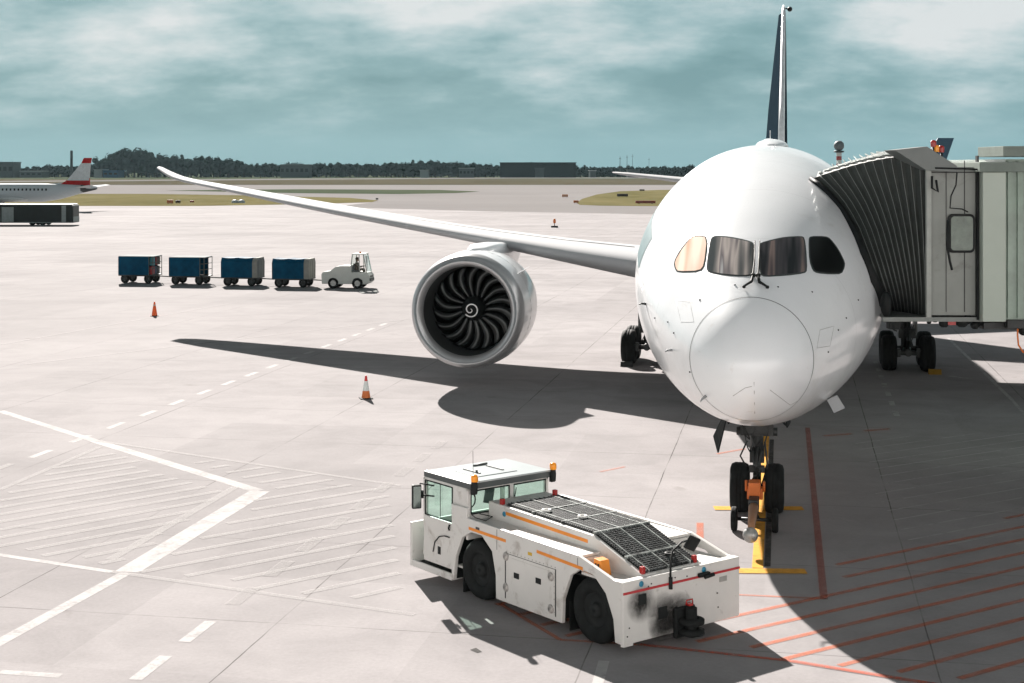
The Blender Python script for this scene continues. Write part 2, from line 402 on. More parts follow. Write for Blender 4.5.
# far apron lines
ft += [ps((618, 205), (629, 197), .5), ps((610, 214), (648, 209), .3), ps((560, 204), (576, 197.5), .5), ps((0, 300), (330, 262), .10), ps((0, 345), (250, 300), .12), ps((330, 262), (640, 231), .14),
       ps((20, 365), (420, 318), .12), ps((200, 240), (560, 225), .2), ps((-50, 238), (300, 222), .2)]
wh += [ps((948, 338), (1012, 400), .12), ps((1012, 400), (1100, 500), .10), ps((949, 376), (972, 379), .2), ps((994, 382), (1022, 386), .2)]
wh += dashes((897, 416), 7, .9, 1.95, .17)
wh += hatch([(850, 437), (1080, 430), (1150, 540), (900, 550)], R(32), .66, .045)
flat('white_marking', wh, P_white, .003, apron)
flat('faded_white_marking', ft, P_faint, .006, apron)
flat('ghost_marking', gh, paint('ghost_white_paint', (.42, .405, .40), .3), .010, apron)
rd = [ps((640, 645), (791, 661.6), .10), ps((791, 661.6), (1010, 697), .12)]
fr = [ps((738, 595), (826, 599), .07), ps((500, 604), (560, 640), .08), ps((560, 640), (640, 645), .08)]
fr += hatch([(480, 600), (738, 600), (826, 599), (832, 555), (1070, 505), (1150, 705), (1010, 696), (791, 661), (640, 644), (560, 639)], R(33.5), .66, .12, .2)
fr += [ps((700, 523), (700, 541), .14), ps((717, 454), (745, 449), .1), ps((823, 436), (852, 434), .16), ps((864, 431), (890, 429), .16), ps((600, 472), (625, 467), .07)]
flat('red_marking', rd, P_red, .012, apron)
flat('worn_red_line', [ps((807.5, 428), (824, 600), .13)], paint('worn_red_paint', (.36, .09, .06), .5), .014, apron)
flat('faded_red_marking', fr, P_fred, .0065, apron)
ye = [ps((765.8, 428), (757.5, 568.5), .20), ps((714, 508.5), (803, 508.8), .36), ps((700, 571), (806, 571.8), .33)]
flat('yellow_marking', ye, P_yel, .013, apron)
flat('black_marking', [ps((771.8, 440), (767.5, 567), .11)], P_blk, .015, apron)
# hatch of darker repair patches and fallen scraps
flat('patch', [pp([(470, 650), (476, 648), (482, 652), (477, 653)])], P_blk, .006, apron)

# ------------------------------------------------------------------ main airliner
AX, AY, AANG = 5.13, 31.4, -math.atan(.189/.982)
jet = thing('airliner', 'large white twin engine airliner parked nose on with jet bridge attached', 'airliner', (AX, AY, 0), AANG)
ca, sa = math.cos(-AANG), math.sin(-AANG)
def w2j(p):
    X, Y = p[0]-AX, p[1]-AY
    return Vector((X*ca-Y*sa, X*sa+Y*ca, p[2]))
def j2w(v, u, h): return Vector((AX+u*sa+v*ca, AY+u*ca-v*sa, h))
NO = 4.8
sq = lambda s: math.sqrt(max(s, 0))
SE = 1.05                                # radome seam
fT = pchip([(0, 3.60), (.15, 4.02), (.5, 4.42), (1.3, 4.96), (2.2, 5.44), (3.2, 5.92), (4.5, 6.46), (6, 6.95), (7.5, 7.32), (9.5, 7.66), (12, 7.80), (40, 7.80), (50, 7.62), (56, 6.95)], sq)
fB = pchip([(0, 3.60), (.15, 3.14), (.5, 2.83), (1.05, 2.53), (2, 2.27), (3.5, 2.08), (5.5, 1.99), (9, 1.95), (36, 1.95), (42, 2.6), (50, 4.6), (56, 6.1)], sq)
fW = pchip([(0, 0), (.15, .45), (.5, .80), (1.05, 1.13), (2, 1.57), (3, 1.97), (4.5, 2.41), (6, 2.68), (7.5, 2.83), (9.5, 2.89), (36, 2.89), (44, 2.3), (50, 1.3), (56, .3)], sq)
fC = pchip([(0, 3.60), (1.3, 3.70), (3, 4.02), (5, 4.42), (8, 4.80), (11, 4.87), (36, 4.87), (44, 5.2), (50, 5.8), (56, 6.5)], sq)
def fus(s, th):
    c, sn = math.cos(th), math.sin(th)
    return Vector((fW(s)*sn, s-NO, fC(s)+(fT(s)-fC(s))*c if c > 0 else fC(s)+(fC(s)-fB(s))*c))
def fval(p):
    s = p.y+NO
    if s <= 0: return 9
    c = fC(s); b = max(fW(s), 1e-3); a = (fT(s)-c) if p.z > c else (c-fB(s))
    return (p.x/b)**2+((p.z-c)/max(a, 1e-3))**2
camj = w2j((0, 0, H))
def fnorm(p, e=.02):
    g_ = Vector([fval(p+d)-fval(p-d) for d in (Vector((e, 0, 0)), Vector((0, e, 0)), Vector((0, 0, e)))]); return g_.normalized()
def hit(x, y, off=0.0):                  # where the sight line meets the skin, in the airliner's own frame
    d = (w2j(px2w(x, y, 30))-camj).normalized(); t = 24.0; last = t
    while t < 46:
        if fval(camj+d*t) < 1: break
        last = t; t += .05
    else: return None
    a, b = last, t
    for _ in range(24):
        m_ = (a+b)/2
        if fval(camj+d*m_) < 1: b = m_
        else: a = m_
    p = camj+d*b
    return p+fnorm(p)*off if off else p
ss = [0.004]+[(.3*k)**2 for k in range(1, 12)]+[x*.5 for x in range(25, 60) if False]
ss = sorted(set([1e-7, .004, .03, .09, .18, .3, .45, .65, .82, .95, 1.01, 1.03, SE, 1.07, 1.09, 1.15]+[1.3+.2*k for k in range(0, 48)]+[11+1.2*k for k in range(0, 38)]+[56]))
ss = [s for s in ss if s <= 56]
NSEG = 96
def shell(s0, s1, name, m, parent):
    st = [s for s in ss if s0 <= s <= s1]
    mb = MB().loft([[fus(s, 2*math.pi*k/NSEG) for k in range(NSEG)] for s in st], caps=False)
    return mb.build(name, m, parent)
shell(0, SE, 'radome', mat('radome_white', (.79, .81, .825), .28, coat=.4, var=.02, vscale=.8, dirt=((.60, .57, .54), 1.6, .62)), jet)
fuselage = shell(SE, 57, 'fuselage', M_white, jet)
seam = MB().loft([[fus(s_, 2*math.pi*k/NSEG)+Vector((0, 0, 0)) for k in range(NSEG)] for s_ in (SE-.009, SE, SE+.009)], caps=False)
for i, v in enumerate(seam.v):
    p = Vector(v); seam.v[i] = tuple(p+fnorm(p)*.003)
seam.build('radome_seam', mat('seam_grey', (.12, .13, .13), .6), jet)
# thin panel lines on the nose
def skinline(pts, r, name, m, parent, off=.0, n=6):
    q = [hit(x, y, off) for x, y in pts]; q = [p for p in q if p]
    return MB().tube(q, r, n).build(name, m, parent)
M_line = mat('panel_line', (.30, .30, .30), .6)
mb = MB()
for pts in ([(754, 382), (755, 424)], [(733, 396), (745, 388), (754, 386)], [(770, 390), (790, 405), (800, 400)], ):
    q = [hit(pts[i][0]+(pts[i+1][0]-pts[i][0])*t, pts[i][1]+(pts[i+1][1]-pts[i][1])*t, -.002) for i in range(len(pts)-1) for t in (0, .25, .5, .75)]
    mb.tube([p for p in q if p], .006, 5)
mb.build('panel_line', M_line, jet)
ws = []
for pts in [[(640, 262), (655, 300), (672, 340), (690, 370)]]:
    pass
# cockpit windows
def win(poly, name, m, off, scale=1.0, sx=5.12, ox=660, oy=220):
    pts = [(ox+a/sx, oy+b/sx) for a, b in poly]; cx = sum(p[0] for p in pts)/len(pts); cy = sum(p[1] for p in pts)/len(pts)
    dense = []
    for i in range(len(pts)):           # round the corners a little (Chaikin) and densify
        a, b = pts[i], pts[(i+1) % len(pts)]
        dense += [(a[0]*.78+b[0]*.22, a[1]*.78+b[1]*.22), (a[0]*.5+b[0]*.5, a[1]*.5+b[1]*.5), (a[0]*.22+b[0]*.78, a[1]*.22+b[1]*.78)]
    rings = []
    for k in (1, .8, .6, .4, .2):
        rr = []
        for x, y in dense:
            ex, ey = (x-cx), (y-cy); ln = math.hypot(ex, ey); g_ = scale/ln if ln else 0
            rr.append(hit(cx+(ex+ex*g_)*k, cy+(ey+ey*g_)*k, off))
        rings.append(rr)
    c0 = hit(cx, cy, off); n = len(dense); mb = MB(); mb.loft(rings, caps=False)
    o = len(mb.v); mb.v.append(tuple(c0))
    for k in range(n): mb.f.append([o-n+k, o-n+(k+1) % n, o]); mb.m.append(0); mb.sm.append(True)
    return mb.build(name, m, jet)
def striped_pane(name, stops, rough, freq=9, emit=0, coat=.35):  # pane material with vertical stripes in its base colour
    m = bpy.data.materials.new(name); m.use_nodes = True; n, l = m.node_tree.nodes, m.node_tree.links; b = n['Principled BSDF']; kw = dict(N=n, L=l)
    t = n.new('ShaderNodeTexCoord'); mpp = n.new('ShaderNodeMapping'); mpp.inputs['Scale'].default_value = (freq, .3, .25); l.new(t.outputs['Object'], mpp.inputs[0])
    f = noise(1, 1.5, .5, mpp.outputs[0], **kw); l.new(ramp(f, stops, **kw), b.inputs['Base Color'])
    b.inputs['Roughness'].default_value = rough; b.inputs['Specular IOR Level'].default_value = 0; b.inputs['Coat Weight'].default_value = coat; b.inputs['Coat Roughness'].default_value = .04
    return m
B_l = striped_pane('side_sun_reflection', [(.35, (.56, .36, .26)), (.5, (.70, .50, .40)), (.65, (.78, .66, .56))], .5, 5)  # sun's reflection painted into the pane as peach stripes
B_m = striped_pane('striped_windscreen', [(.30, (.05, .058, .06)), (.42, (.16, .155, .15)), (.50, (.34, .31, .29)), (.58, (.13, .12, .125)), (.68, (.48, .50, .50))], .4, 5)  # grey and brown stripes in the windscreen colour
B_n = striped_pane('striped_windscreen_dark', [(.32, (.025, .028, .03)), (.46, (.085, .08, .085)), (.55, (.22, .17, .15)), (.64, (.09, .075, .085)), (.72, (.26, .21, .19))], .4, 5)
M_wb = mat('black_window', (.006, .007, .007), .3, spec=.12)
M_seal = mat('window_seal', (.07, .08, .08), .9, spec=0)
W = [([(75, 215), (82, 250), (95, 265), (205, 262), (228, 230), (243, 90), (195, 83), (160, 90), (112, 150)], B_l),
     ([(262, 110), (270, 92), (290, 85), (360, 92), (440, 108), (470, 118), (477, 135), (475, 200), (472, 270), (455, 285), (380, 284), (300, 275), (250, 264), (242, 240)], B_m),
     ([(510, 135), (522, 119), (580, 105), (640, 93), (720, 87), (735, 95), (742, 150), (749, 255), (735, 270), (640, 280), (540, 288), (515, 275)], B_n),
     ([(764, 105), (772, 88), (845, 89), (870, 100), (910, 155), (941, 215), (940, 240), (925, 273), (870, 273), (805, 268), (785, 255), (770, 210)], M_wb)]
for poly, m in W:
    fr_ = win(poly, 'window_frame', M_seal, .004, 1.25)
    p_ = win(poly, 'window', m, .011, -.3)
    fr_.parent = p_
# wipers
for sgn, pts in ((0, [(754.9, 243), (754.5, 262), (753, 277), (751.6, 283.5), (744.2, 288.4)]), (1, [(759.6, 243), (758.8, 262), (758, 277), (759, 284), (767, 288.8)])):
    q = [hit(x, y, .05) for x, y in pts]
    wp = MB().tube(q, [.012, .014, .022, .03, .02], 6); wp.ball(hit(pts[2][0], pts[2][1], .04), .05, 5); wp.ball(hit(pts[4][0], pts[4][1], .04), .035, 5)
    wp.build('wiper', M_black, jet)
# pitot probes and small vanes
for (x, y, dx, dy) in ((646, 304, -3, 2), (672, 350, -5, -1), (706, 396, -3, 3)):
    a = hit(x, y, 0)
    if a: MB().tube([a, hit(x, y, .1), hit(x, y, .12)+Vector((0, -.22, 0))], [.03, .02, .01], 6).build('probe', M_dark if x < 650 else M_wing, jet)
# small ports, drains and flush hatch outlines on the nose
mb = MB()
for x, y in ((668, 322), (674, 333), (838, 330), (846, 318), (700, 300), (812, 292), (720, 432), (690, 372), (828, 352), (735, 285), (778, 287), (858, 300), (655, 318)):
    p = hit(x, y, .002)
    if p: MB().ball(p, .02, 4, sq=(1, .6, 1)).build('static_port', M_dark, jet)
def outline(pts, name, r_=.005):
    q = [hit(pts[i][0]+(pts[(i+1) % len(pts)][0]-pts[i][0])*t, pts[i][1]+(pts[(i+1) % len(pts)][1]-pts[i][1])*t, -.001) for i in range(len(pts)) for t in (0, .33, .66)]
    q = [p for p in q if p]; MB().tube(q+[q[0]], r_, 4).build(name, M_line, jet)
outline([(676, 300), (690, 302), (694, 322), (681, 322)], 'hatch_outline'); outline([(820, 330), (834, 326), (830, 346), (817, 348)], 'hatch_outline')
# livery panel and crew door outline on the far left flank
mb = MB()
def flank(s0, s1, t0, t1, name, m, ns=10, ntn=10, off=.006):
    mb = MB(); rows = []
    for i in range(ns+1):
        row = []
        for j in range(ntn+1):
            p = fus(s0+(s1-s0)*i/ns, t0+(t1-t0)*j/ntn); row.append(p+fnorm(p)*off)
        rows.append(row)
    mb.loft(rows, closed=False, caps=False); return mb.build(name, m, jet)
flank(5.6, 8.8, R(-78), R(-60), 'livery_lettering', mat('teal_livery', (.14, .20, .21), .5, spec=.1))
for k in range(18):                     # cabin windows down both flanks
    for sg in (-1, 1):
        flank(9.6+k*1.15, 9.6+k*1.15+.28, sg*R(74), sg*R(84), 'cabin_window', M_wb, 2, 4)
# open service panel, lower right
pc = hit(826, 398, .0)
if pc:
    q = w2j(px2w(829, 398, 29.9)); 
    pan = MB(); w0 = [px2w(827, 400, 29.5), px2w(837, 395, 29.6), px2w(845, 408, 29.5), px2w(834, 413, 29.4)]
    pan.add([w2j(p) for p in w0]+[w2j(p)+Vector((0, .03, .0)) for p in w0], [(0, 1, 2, 3), (7, 6, 5, 4), (0, 4, 5, 1), (1, 5, 6, 2), (2, 6, 7, 3), (3, 7, 4, 0)])
    pan.tube([w2j(w0[0]), Vector(pc)+Vector((-.1, .1, .1))], .015, 5)
    pan.build('service_panel', M_wing, jet)
# satcom dome on the crown
mb = MB()
def crown(u0, ln, wd, ht, v0=0):
    rings = []
    for i in range(11):
        t = i/10; k = math.sin(math.pi*max(.02, min(.98, t)))**.6; z = fT(u0+NO+ln*t)-.05
        rings.append([Vector((v0+wd/2*k*math.cos(a), u0+ln*t, z+(ht+.05)*k*math.sin(a))) for a in [math.pi*j/10 for j in range(11)]])
    return rings
mb.loft(crown(6.0, 3.4, .86, .15, .16)); mb.loft(crown(6.8, 1.6, .5, .17, .10)); mb.tube([(.10, 8.6, 7.8), (.10, 8.7, 8.2)], .012, 5)
mb.build('antenna_fairing', M_white, jet)

# wings ---------------------------------------------------------------
def af(c, th, n=14):                     # closed aerofoil loop, chord c: list of (along, up)
    pts = []
    for i in range(n+1):
        x = .5*(1-math.cos(math.pi*i/n)); y = 5*th*(.2969*math.sqrt(x)-.126*x-.3516*x*x+.2843*x**3-.1036*x**4); pts.append((x*c, y*c*1.1))
    for i in range(n-1, 0, -1):
        x = .5*(1-math.cos(math.pi*i/n)); y = 5*th*(.2969*math.sqrt(x)-.126*x-.3516*x*x+.2843*x**3-.1036*x**4); pts.append((x*c, -y*c*.75))
    return pts
fLH = pchip([(0, 3.75), (4, 4.02), (10.3, 4.62), (19, 5.52), (26, 6.35), (28.6, 6.68), (29.6, 6.92), (30.4, 7.2)])
fCh = pchip([(0, 12.4), (3, 11.0), (6, 9.2), (10, 7.2), (15, 5.7), (20, 4.4), (25, 3.1), (28, 2.2), (29.6, 1.5), (30.4, .9)])
def leu(t): return 12.45+.815*t-(.45 if t < 28 else 0)*0+(max(0, t-28)**1.6)*.14
def wing(sg):
    rings = []
    for t in [0, 2, 3, 4, 5, 6, 7, 8.5, 10, 12, 14, 16, 18, 20, 22, 24, 26, 27, 28, 28.8, 29.4, 30, 30.4]:
        c = fCh(t); th = .135-.045*min(1, t/12)+max(0, t-27)*.018; tw = R(4.0-3.5*min(1, t/22)); ring = []
        for a, z in af(c, th): ring.append(Vector((sg*t, leu(t)+a*math.cos(tw)+z*math.sin(tw), fLH(t)+z*math.cos(tw)-a*math.sin(tw)*.8)))
        rings.append(ring)
    o = MB().loft(rings).build('wing', M_wing, jet)
    ln = MB()
    pts = []
    for t in [4.5, 7, 10, 14, 18, 22, 26]:
        c = fCh(t); th = .135-.045*min(1, t/12); x = .16; y = 5*th*(.2969*math.sqrt(x)-.126*x-.3516*x*x+.2843*x**3-.1036*x**4)*c*1.1; tw = R(4.0-3.5*min(1, t/22))
        pts.append(Vector((sg*t, leu(t)+x*c, fLH(t)+y-x*c*math.sin(tw)*.8+.004)))
    ln.tube(pts, .012, 4).build('slat_gap', M_line, o)
    return o
wing(-1); wing(1)
# belly fairing
rr = []
for i in range(17):
    t = i/16; u = 11+19*t; k = math.sin(math.pi*(t*.96+.02))**.5
    rr.append([Vector(((2.2+1.25*k)*math.cos(a), u, 3.1+(.9+.75*k)*math.sin(a)*(1 if math.sin(a) > 0 else .98)+.0)) for a in [2*math.pi*j/28 for j in range(28)]])
MB().loft(rr).build('belly_fairing', M_white, jet)
# stabilisers
def stab(sg):
    rings = []
    for t, u, z, c in ((0, 43.2, 6.0, 5.6), (1.2, 44.2, 6.12, 5.0), (5, 47.1, 6.5, 3.5), (8.4, 49.6, 6.84, 2.1), (9.1, 50.2, 6.92, 1.3), (9.35, 50.8, 6.95, .6)):
        rings.append([Vector((sg*t, u+a, z+zz)) for a, zz in af(c, .10, 10)])
    MB().loft(rings).build('stabiliser', M_wing, jet)
stab(-1); stab(1)
# fin and rudder
def finring(u, h, c, thk, n=10):
    pts = []
    for a, z in af(c, .1, n): pts.append(Vector((z/(c*.06)*thk/2, u+a, h)))
    return pts
fin = MB().loft([finring(38.5, 7.3, 6.2, .62), finring(42.5, 10.3, 4.7, .5), finring(46.2, 13.2, 3.3, .36), finring(49.2, 15.6, 2.1, .22), finring(49.7, 15.85, 1.7, .12)])
fo = fin.build('fin', M_nav, jet)
le = MB().tube([(.0, 38.42, 7.4), (.0, 42.42, 10.3), (0, 46.12, 13.2), (0, 49.1, 15.6), (0, 49.9, 15.9)], [.16, .14, .12, .10, .05], 10); le.build('fin_leading_edge', mat('polished_edge', (.80, .82, .83), .25, .3), fo)
rud = MB()
def rr4(h, u0, u1, hw, dx): return [Vector((hw, u0, h)), Vector((dx+.02, u1, h)), Vector((dx-.04, u1, h)), Vector((-hw, u0, h))]
rud.loft([rr4(7.7, 43.9, 47.6, .24, -.92), rr4(10.3, 46.0, 49.0, .2, -.75), rr4(13.2, 48.4, 50.6, .16, -.48), rr4(15.6, 50.6, 51.9, .1, -.25)], smooth=False)
rud.build('rudder', mat('rudder_blue', (.016, .027, .037), .9, spec=0), fo)
tl = MB().ball((.32, 50.3, 15.75), .14, 6, sq=(1, 2, 1)); tl.tube([(0, 50.3, 15.8), (.32, 50.3, 15.75)], .04, 5); tl.build('tail_light', M_black, fo)

# engines -------------------------------------------------------------
M_lip = mat('intake_lip_metal', (.44, .445, .45), .32, .6, var=.05)
M_duct = mat('intake_duct', (.028, .03, .03), .55, var=.08)
M_blade = mat('fan_blade', (.038, .042, .042), .24, .6, var=.1)
def engine(sg):
    e0 = 15.5; ev = 9.75*sg; ez = 2.55
    prof_out = [(0.0, 1.66), (.03, 1.73), (.10, 1.79), (.22, 1.84), (.45, 1.88)]
    prof_rest = [(.45, 1.88), (1.0, 1.92), (1.8, 1.93), (2.8, 1.87), (3.8, 1.70), (4.7, 1.47), (4.75, 1.40), (4.6, 1.36)]
    prof_in = [(0.0, 1.66), (.0, 1.60), (.05, 1.54), (.12, 1.49), (.2, 1.465), (.26, 1.455)]
    e = MB().lathe([(d+e0, r) for d, r in prof_rest], (ev, 0, ez), 'y', 64).build('nacelle', M_white, jet)
    MB().lathe([(d+e0, r) for d, r in (prof_in[::-1]+prof_out)], (ev, 0, ez), 'y', 64).build('intake_lip', M_lip, e)
    MB().lathe([(.26+e0, 1.455), (.6+e0, 1.42), (1.2+e0, 1.41), (2.2+e0, 1.41), (2.3+e0, .3)], (ev, 0, ez), 'y', 64).build('intake_duct', M_duct, e)
    f = MB()
    for k in range(18):
        b0 = 2*math.pi*k/18; rings = []
        for i in range(11):
            t = i/10; r = .36+t*1.035
            sweep = b0+(.16*math.sin(t*2.2)-.32*t*t)          # scimitar curve
            tw = R(36+26*t); ch = .22+.38*t; ring = []
            for a, z in ((-.5, 0), (0, .014), (.5, 0), (0, -.010)):
                tang = a*ch*math.sin(tw)+z*math.cos(tw); axl = a*ch*math.cos(tw)-z*math.sin(tw); q = sweep+tang/r
                ring.append(Vector((ev+r*math.cos(q), e0+1.35+axl+.04, ez+r*math.sin(q))))
            rings.append(ring)
        f.loft(rings)
    f.build('fan', M_blade, e)
    sp = MB().lathe([(e0+.72, .004), (e0+.76, .07), (e0+.9, .2), (e0+1.1, .33), (e0+1.35, .40), (e0+1.7, .42)], (ev, 0, ez), 'y', 32)
    spo = sp.build('spinner', M_black, e)
    pts = []
    fr_ = pchip([(.0, .72), (.07, .76), (.2, .9), (.33, 1.1), (.4, 1.35)])
    for i in range(60):
        t = i/59; r = .035+.23*t; q = R(120)+t*R(560); pts.append(Vector((ev-r*math.cos(q), e0+fr_(r)-.012, ez+r*math.sin(q))))
    MB().tube(pts, [.008+.016*min(1, i/25) for i in range(60)], 6).build('spinner_spiral', mat('spiral_white', (.8, .8, .8), .5), spo)
    MB().lathe([(e0+3.6, 1.3), (e0+4.9, 1.0), (e0+6.0, .72), (e0+6.05, .66), (e0+5.5, .6), (e0+6.7, .06)], (ev, 0, ez), 'y', 32).build('exhaust', M_dark, e)
    t_ = 9.7; rings = []
    for u, hw, z0, z1 in ((e0+1.1, .10, ez+1.8, ez+1.94), (e0+1.9, .36, ez+1.6, ez+2.0), (e0+3.2, .52, ez+1.4, ez+2.06), (e0+4.8, .5, ez+1.2, 4.58), (e0+7.0, .34, ez+1.0, 4.5), (e0+9.2, .12, 4.0, 4.25)):
        rings.append([Vector((ev-hw, u, z0)), Vector((ev+hw, u, z0)), Vector((ev+hw, u, z1-.05)), Vector((ev+hw*.6, u, z1)), Vector((ev-hw*.6, u, z1)), Vector((ev-hw, u, z1-.05))])
    MB().loft(rings).build('pylon', M_white, e)
    for a_ in ((R(38),) if sg < 0 else (R(142),)):           # nacelle chine
        c_, s_ = math.cos(a_), math.sin(a_)
        MB().add([(ev+1.86*c_, e0+.9, ez+1.86*s_), (ev+2.22*c_, e0+1.9, ez+2.22*s_), (ev+1.88*c_, e0+2.2, ez+1.88*s_), (ev+1.86*c_+.02, e0+.9, ez+1.86*s_), (ev+2.22*c_+.02, e0+1.9, ez+2.22*s_), (ev+1.88*c_+.02, e0+2.2, ez+1.88*s_)],
                 [(0, 1, 2), (5, 4, 3), (0, 3, 4, 1), (1, 4, 5, 2), (2, 5, 3, 0)]).build('chine', M_white, e)
    lb = MB()
    rng = [i for i in range(40)]
    lb.tube([(ev+1.925*math.cos(2*math.pi*i/40), e0+1.35, ez+1.925*math.sin(2*math.pi*i/40)) for i in range(41)], .007, 4); lb.build('cowl_seam', M_line, e)
engine(-1); engine(1)

# landing gear ----------------------------------------------------------
def tyre(mb_t, mb_r, c, r, wd):
    x = wd/2
    mb_t.lathe([(-x*.55, r*.52), (-x*.9, r*.60), (-x, r*.78), (-x*.86, r*.93), (-x*.5, r*.995), (-x*.2, r), (-x*.19, r*.985), (-x*.15, r*.985), (-x*.14, r), (x*.14, r), (x*.15, r*.985), (x*.19, r*.985), (x*.2, r), (x*.5, r*.995), (x*.86, r*.93), (x, r*.78), (x*.9, r*.60), (x*.55, r*.52)], c, 'x', 36)
    mb_r.lathe([(-x*.5, .01), (-x*.55, r*.2), (-x*.35, r*.25), (-x*.35, r*.45), (-x*.6, r*.53), (x*.6, r*.53), (x*.35, r*.45), (x*.35, r*.25), (x*.55, r*.2), (x*.5, .01)], c, 'x', 24)
def wheel(parent, c, r, wd, rim=M_dark):
    t, q = MB(), MB(); tyre(t, q, c, r, wd); o = t.build('wheel', M_tyre, parent); q.build('rim', rim, o); return o
ng = MB()
ng.tube([(0, .1, 2.45), (0, 0, 1.25)], .13, 12).tube([(0, 0, 1.3), (0, 0, .5)], .085, 12, 1)
ng.tube([(-.45, 0, .51), (.45, 0, .51)], .07, 10)
ng.box((-.34, -.16, 1.62), (.34, .2, 1.92)).box((-.22, -.25, 1.7), (.22, -.1, 2.0)); ng.tube([(-.42, -.05, 1.70), (.42, -.05, 1.70)], .09, 10)
ng.tube([(0, -.14, 1.38), (0, -.36, 1.02), (0, -.12, .66)], .045, 6).tube([(-.1, -.14, 1.38), (-.04, -.36, 1.02)], .03, 6).tube([(.1, -.14, 1.38), (.04, -.36, 1.02)], .03, 6)
ng.tube([(0, .1, 1.5), (0, 1.5, 2.2)], .06, 8).tube([(-.2, -.1, 1.5), (-.34, -.2, 1.2), (-.18, -.12, .9)], .02, 5).tube([(.2, -.1, 1.9), (.42, -.15, 2.05), (.36, -.1, 2.35)], .018, 5).tube([(-.25, -.1, 1.9), (-.4, -.15, 2.1), (-.25, -.1, 2.3)], .018, 5)
ng.box((-.16, -.2, .86), (.16, -.08, 1.0)).box((-.1, -.22, 2.0), (.12, -.1, 2.35))
for k in range(10):
    a = random.uniform(-.35, .35); z = random.uniform(1.55, 2.3); ng.tube([(a, -.2, z), (a*.6+random.uniform(-.1, .1), -.26, z-.25), (a*.5, -.1, z-.4)], .015, 5)
ng.box((-.26, -.05, 2.0), (.26, .35, 2.4)).tube([(-.36, 0, 2.3), (-.2, 0, 1.7)], .05, 6).tube([(.36, 0, 2.3), (.2, 0, 1.7)], .05, 6).box((-.15, -.12, 1.05), (.15, .12, 1.35)).tube([(.16, -.1, 1.5), (.22, -.2, 1.0), (.1, -.14, .6)], .022, 5).tube([(-.14, -.12, .62), (-.05, -.3, .8), (.1, -.2, .9)], .02, 5)
ngo = ng.build('nose_gear_strut', [M_dark, M_steel], jet, .004)
for x in (-.355, .355): wheel(ngo, (x, 0, .51), .515, .40, M_black)
for x in (-.17, .17):
    MB().lathe([(-.26, .001), (-.27, .055), (-.25, .06), (-.2, .04)], (x, 0, 1.98), 'y', 12).build('taxi_light', mat('lamp_glass', (.20, .18, .14), .15), ngo)
for sg in (-1, 1):                       # forward gear doors
    d = MB().add([(sg*.52, -1.0, 2.32), (sg*.52, .6, 2.32), (sg*.92, .6, 1.45), (sg*.74, -1.0, 1.4), (sg*.55, -1.0, 2.32), (sg*.55, .6, 2.32), (sg*.95, .6, 1.45), (sg*.77, -1.0, 1.4)] if sg < 0 else
                 [(sg*.52, .2, 2.32), (sg*.52, .9, 2.32), (sg*.66, .9, 1.75), (sg*.6, .2, 1.75), (sg*.55, .2, 2.32), (sg*.55, .9, 2.32), (sg*.69, .9, 1.75), (sg*.63, .2, 1.75)],
                 [(0, 1, 2, 3), (7, 6, 5, 4), (0, 4, 5, 1), (1, 5, 6, 2), (2, 6, 7, 3), (3, 7, 4, 0)])
    d.tube([(sg*.1, .1, 2.3), (sg*.6, -.1, 1.85)], .022, 6); d.build('gear_door', mat('door_grey', (.012, .014, .014), .7, spec=.1), jet)
for sg in (-1, 1):
    v0 = sg*4.65; u0 = 24.0; g_ = MB()
    g_.tube([(v0-sg*.25, u0, 3.8), (v0, u0, .75)], .19, 14).tube([(v0, u0, 1.2), (v0, u0, .62)], .15, 12, 1).tube([(v0, u0-.85, .62), (v0, u0+.85, .62)], .13, 10)
    g_.tube([(v0-.7, u0-.74, .62), (v0+.7, u0-.74, .62)], .09, 10).tube([(v0-.7, u0+.74, .62), (v0+.7, u0+.74, .62)], .09, 10)
    g_.tube([(v0, u0-.3, 1.4), (v0, u0-.75, 1.05), (v0, u0-.5, .7)], .07, 6).tube([(v0, u0, 1.9), (v0-sg*1.9, u0-.2, 3.2)], .09, 8).tube([(v0, u0, 1.9), (v0-sg*.3, u0+1.8, 3.5)], .08, 8)
    g_.box((v0-.3, u0-.35, 1.1), (v0+.3, u0+.25, 1.45)).box((v0-.4, u0-1.05, .5), (v0-.28, u0-.8, .8)).box((v0+.28, u0-1.05, .5), (v0+.4, u0-.8, .8))
    for k in range(8):
        a = random.uniform(-.3, .3); z = random.uniform(1.2, 2.4); g_.tube([(v0+a, u0-.25, z), (v0+a*.4, u0-.4, z-.4), (v0+a*.9, u0-.6, .75)], .02, 5)
    go = g_.build('main_gear_strut', [M_dark, M_steel], jet, .004)
    for x in (-.66, .66):
        for y in (-.74, .74): wheel(go, (v0+x, u0+y, .62), .635, .52, M_black)
    MB().box((v0+sg*.25, u0-.9, 1.35), (v0+sg*.31, u0+.7, 3.7)).build('gear_door', mat('door_shade_grey', (.10, .105, .105), .5), jet, .01)
def chock(p, label):
    o = MB().prism([(-.16, 0), (.16, 0), (.05, .17), (-.05, .17)], -.22, .22).build('wheel_chock', mat('chock_yellow', (.20, .12, .02), .8, spec=.1)); o.location = p; o.rotation_euler = (0, 0, AANG)
    tag(o, label, 'wheel chock'); return o
chock(j2w(5.5, 24-.74-.80, 0), 'yellow wheel chock in front of the airliner main wheel right of the nose')
chock(j2w(-5.3, 24-.74-.80, 0), 'wheel chock at the foot of the airliner main wheel left of the nose').data.materials[0] = M_dark

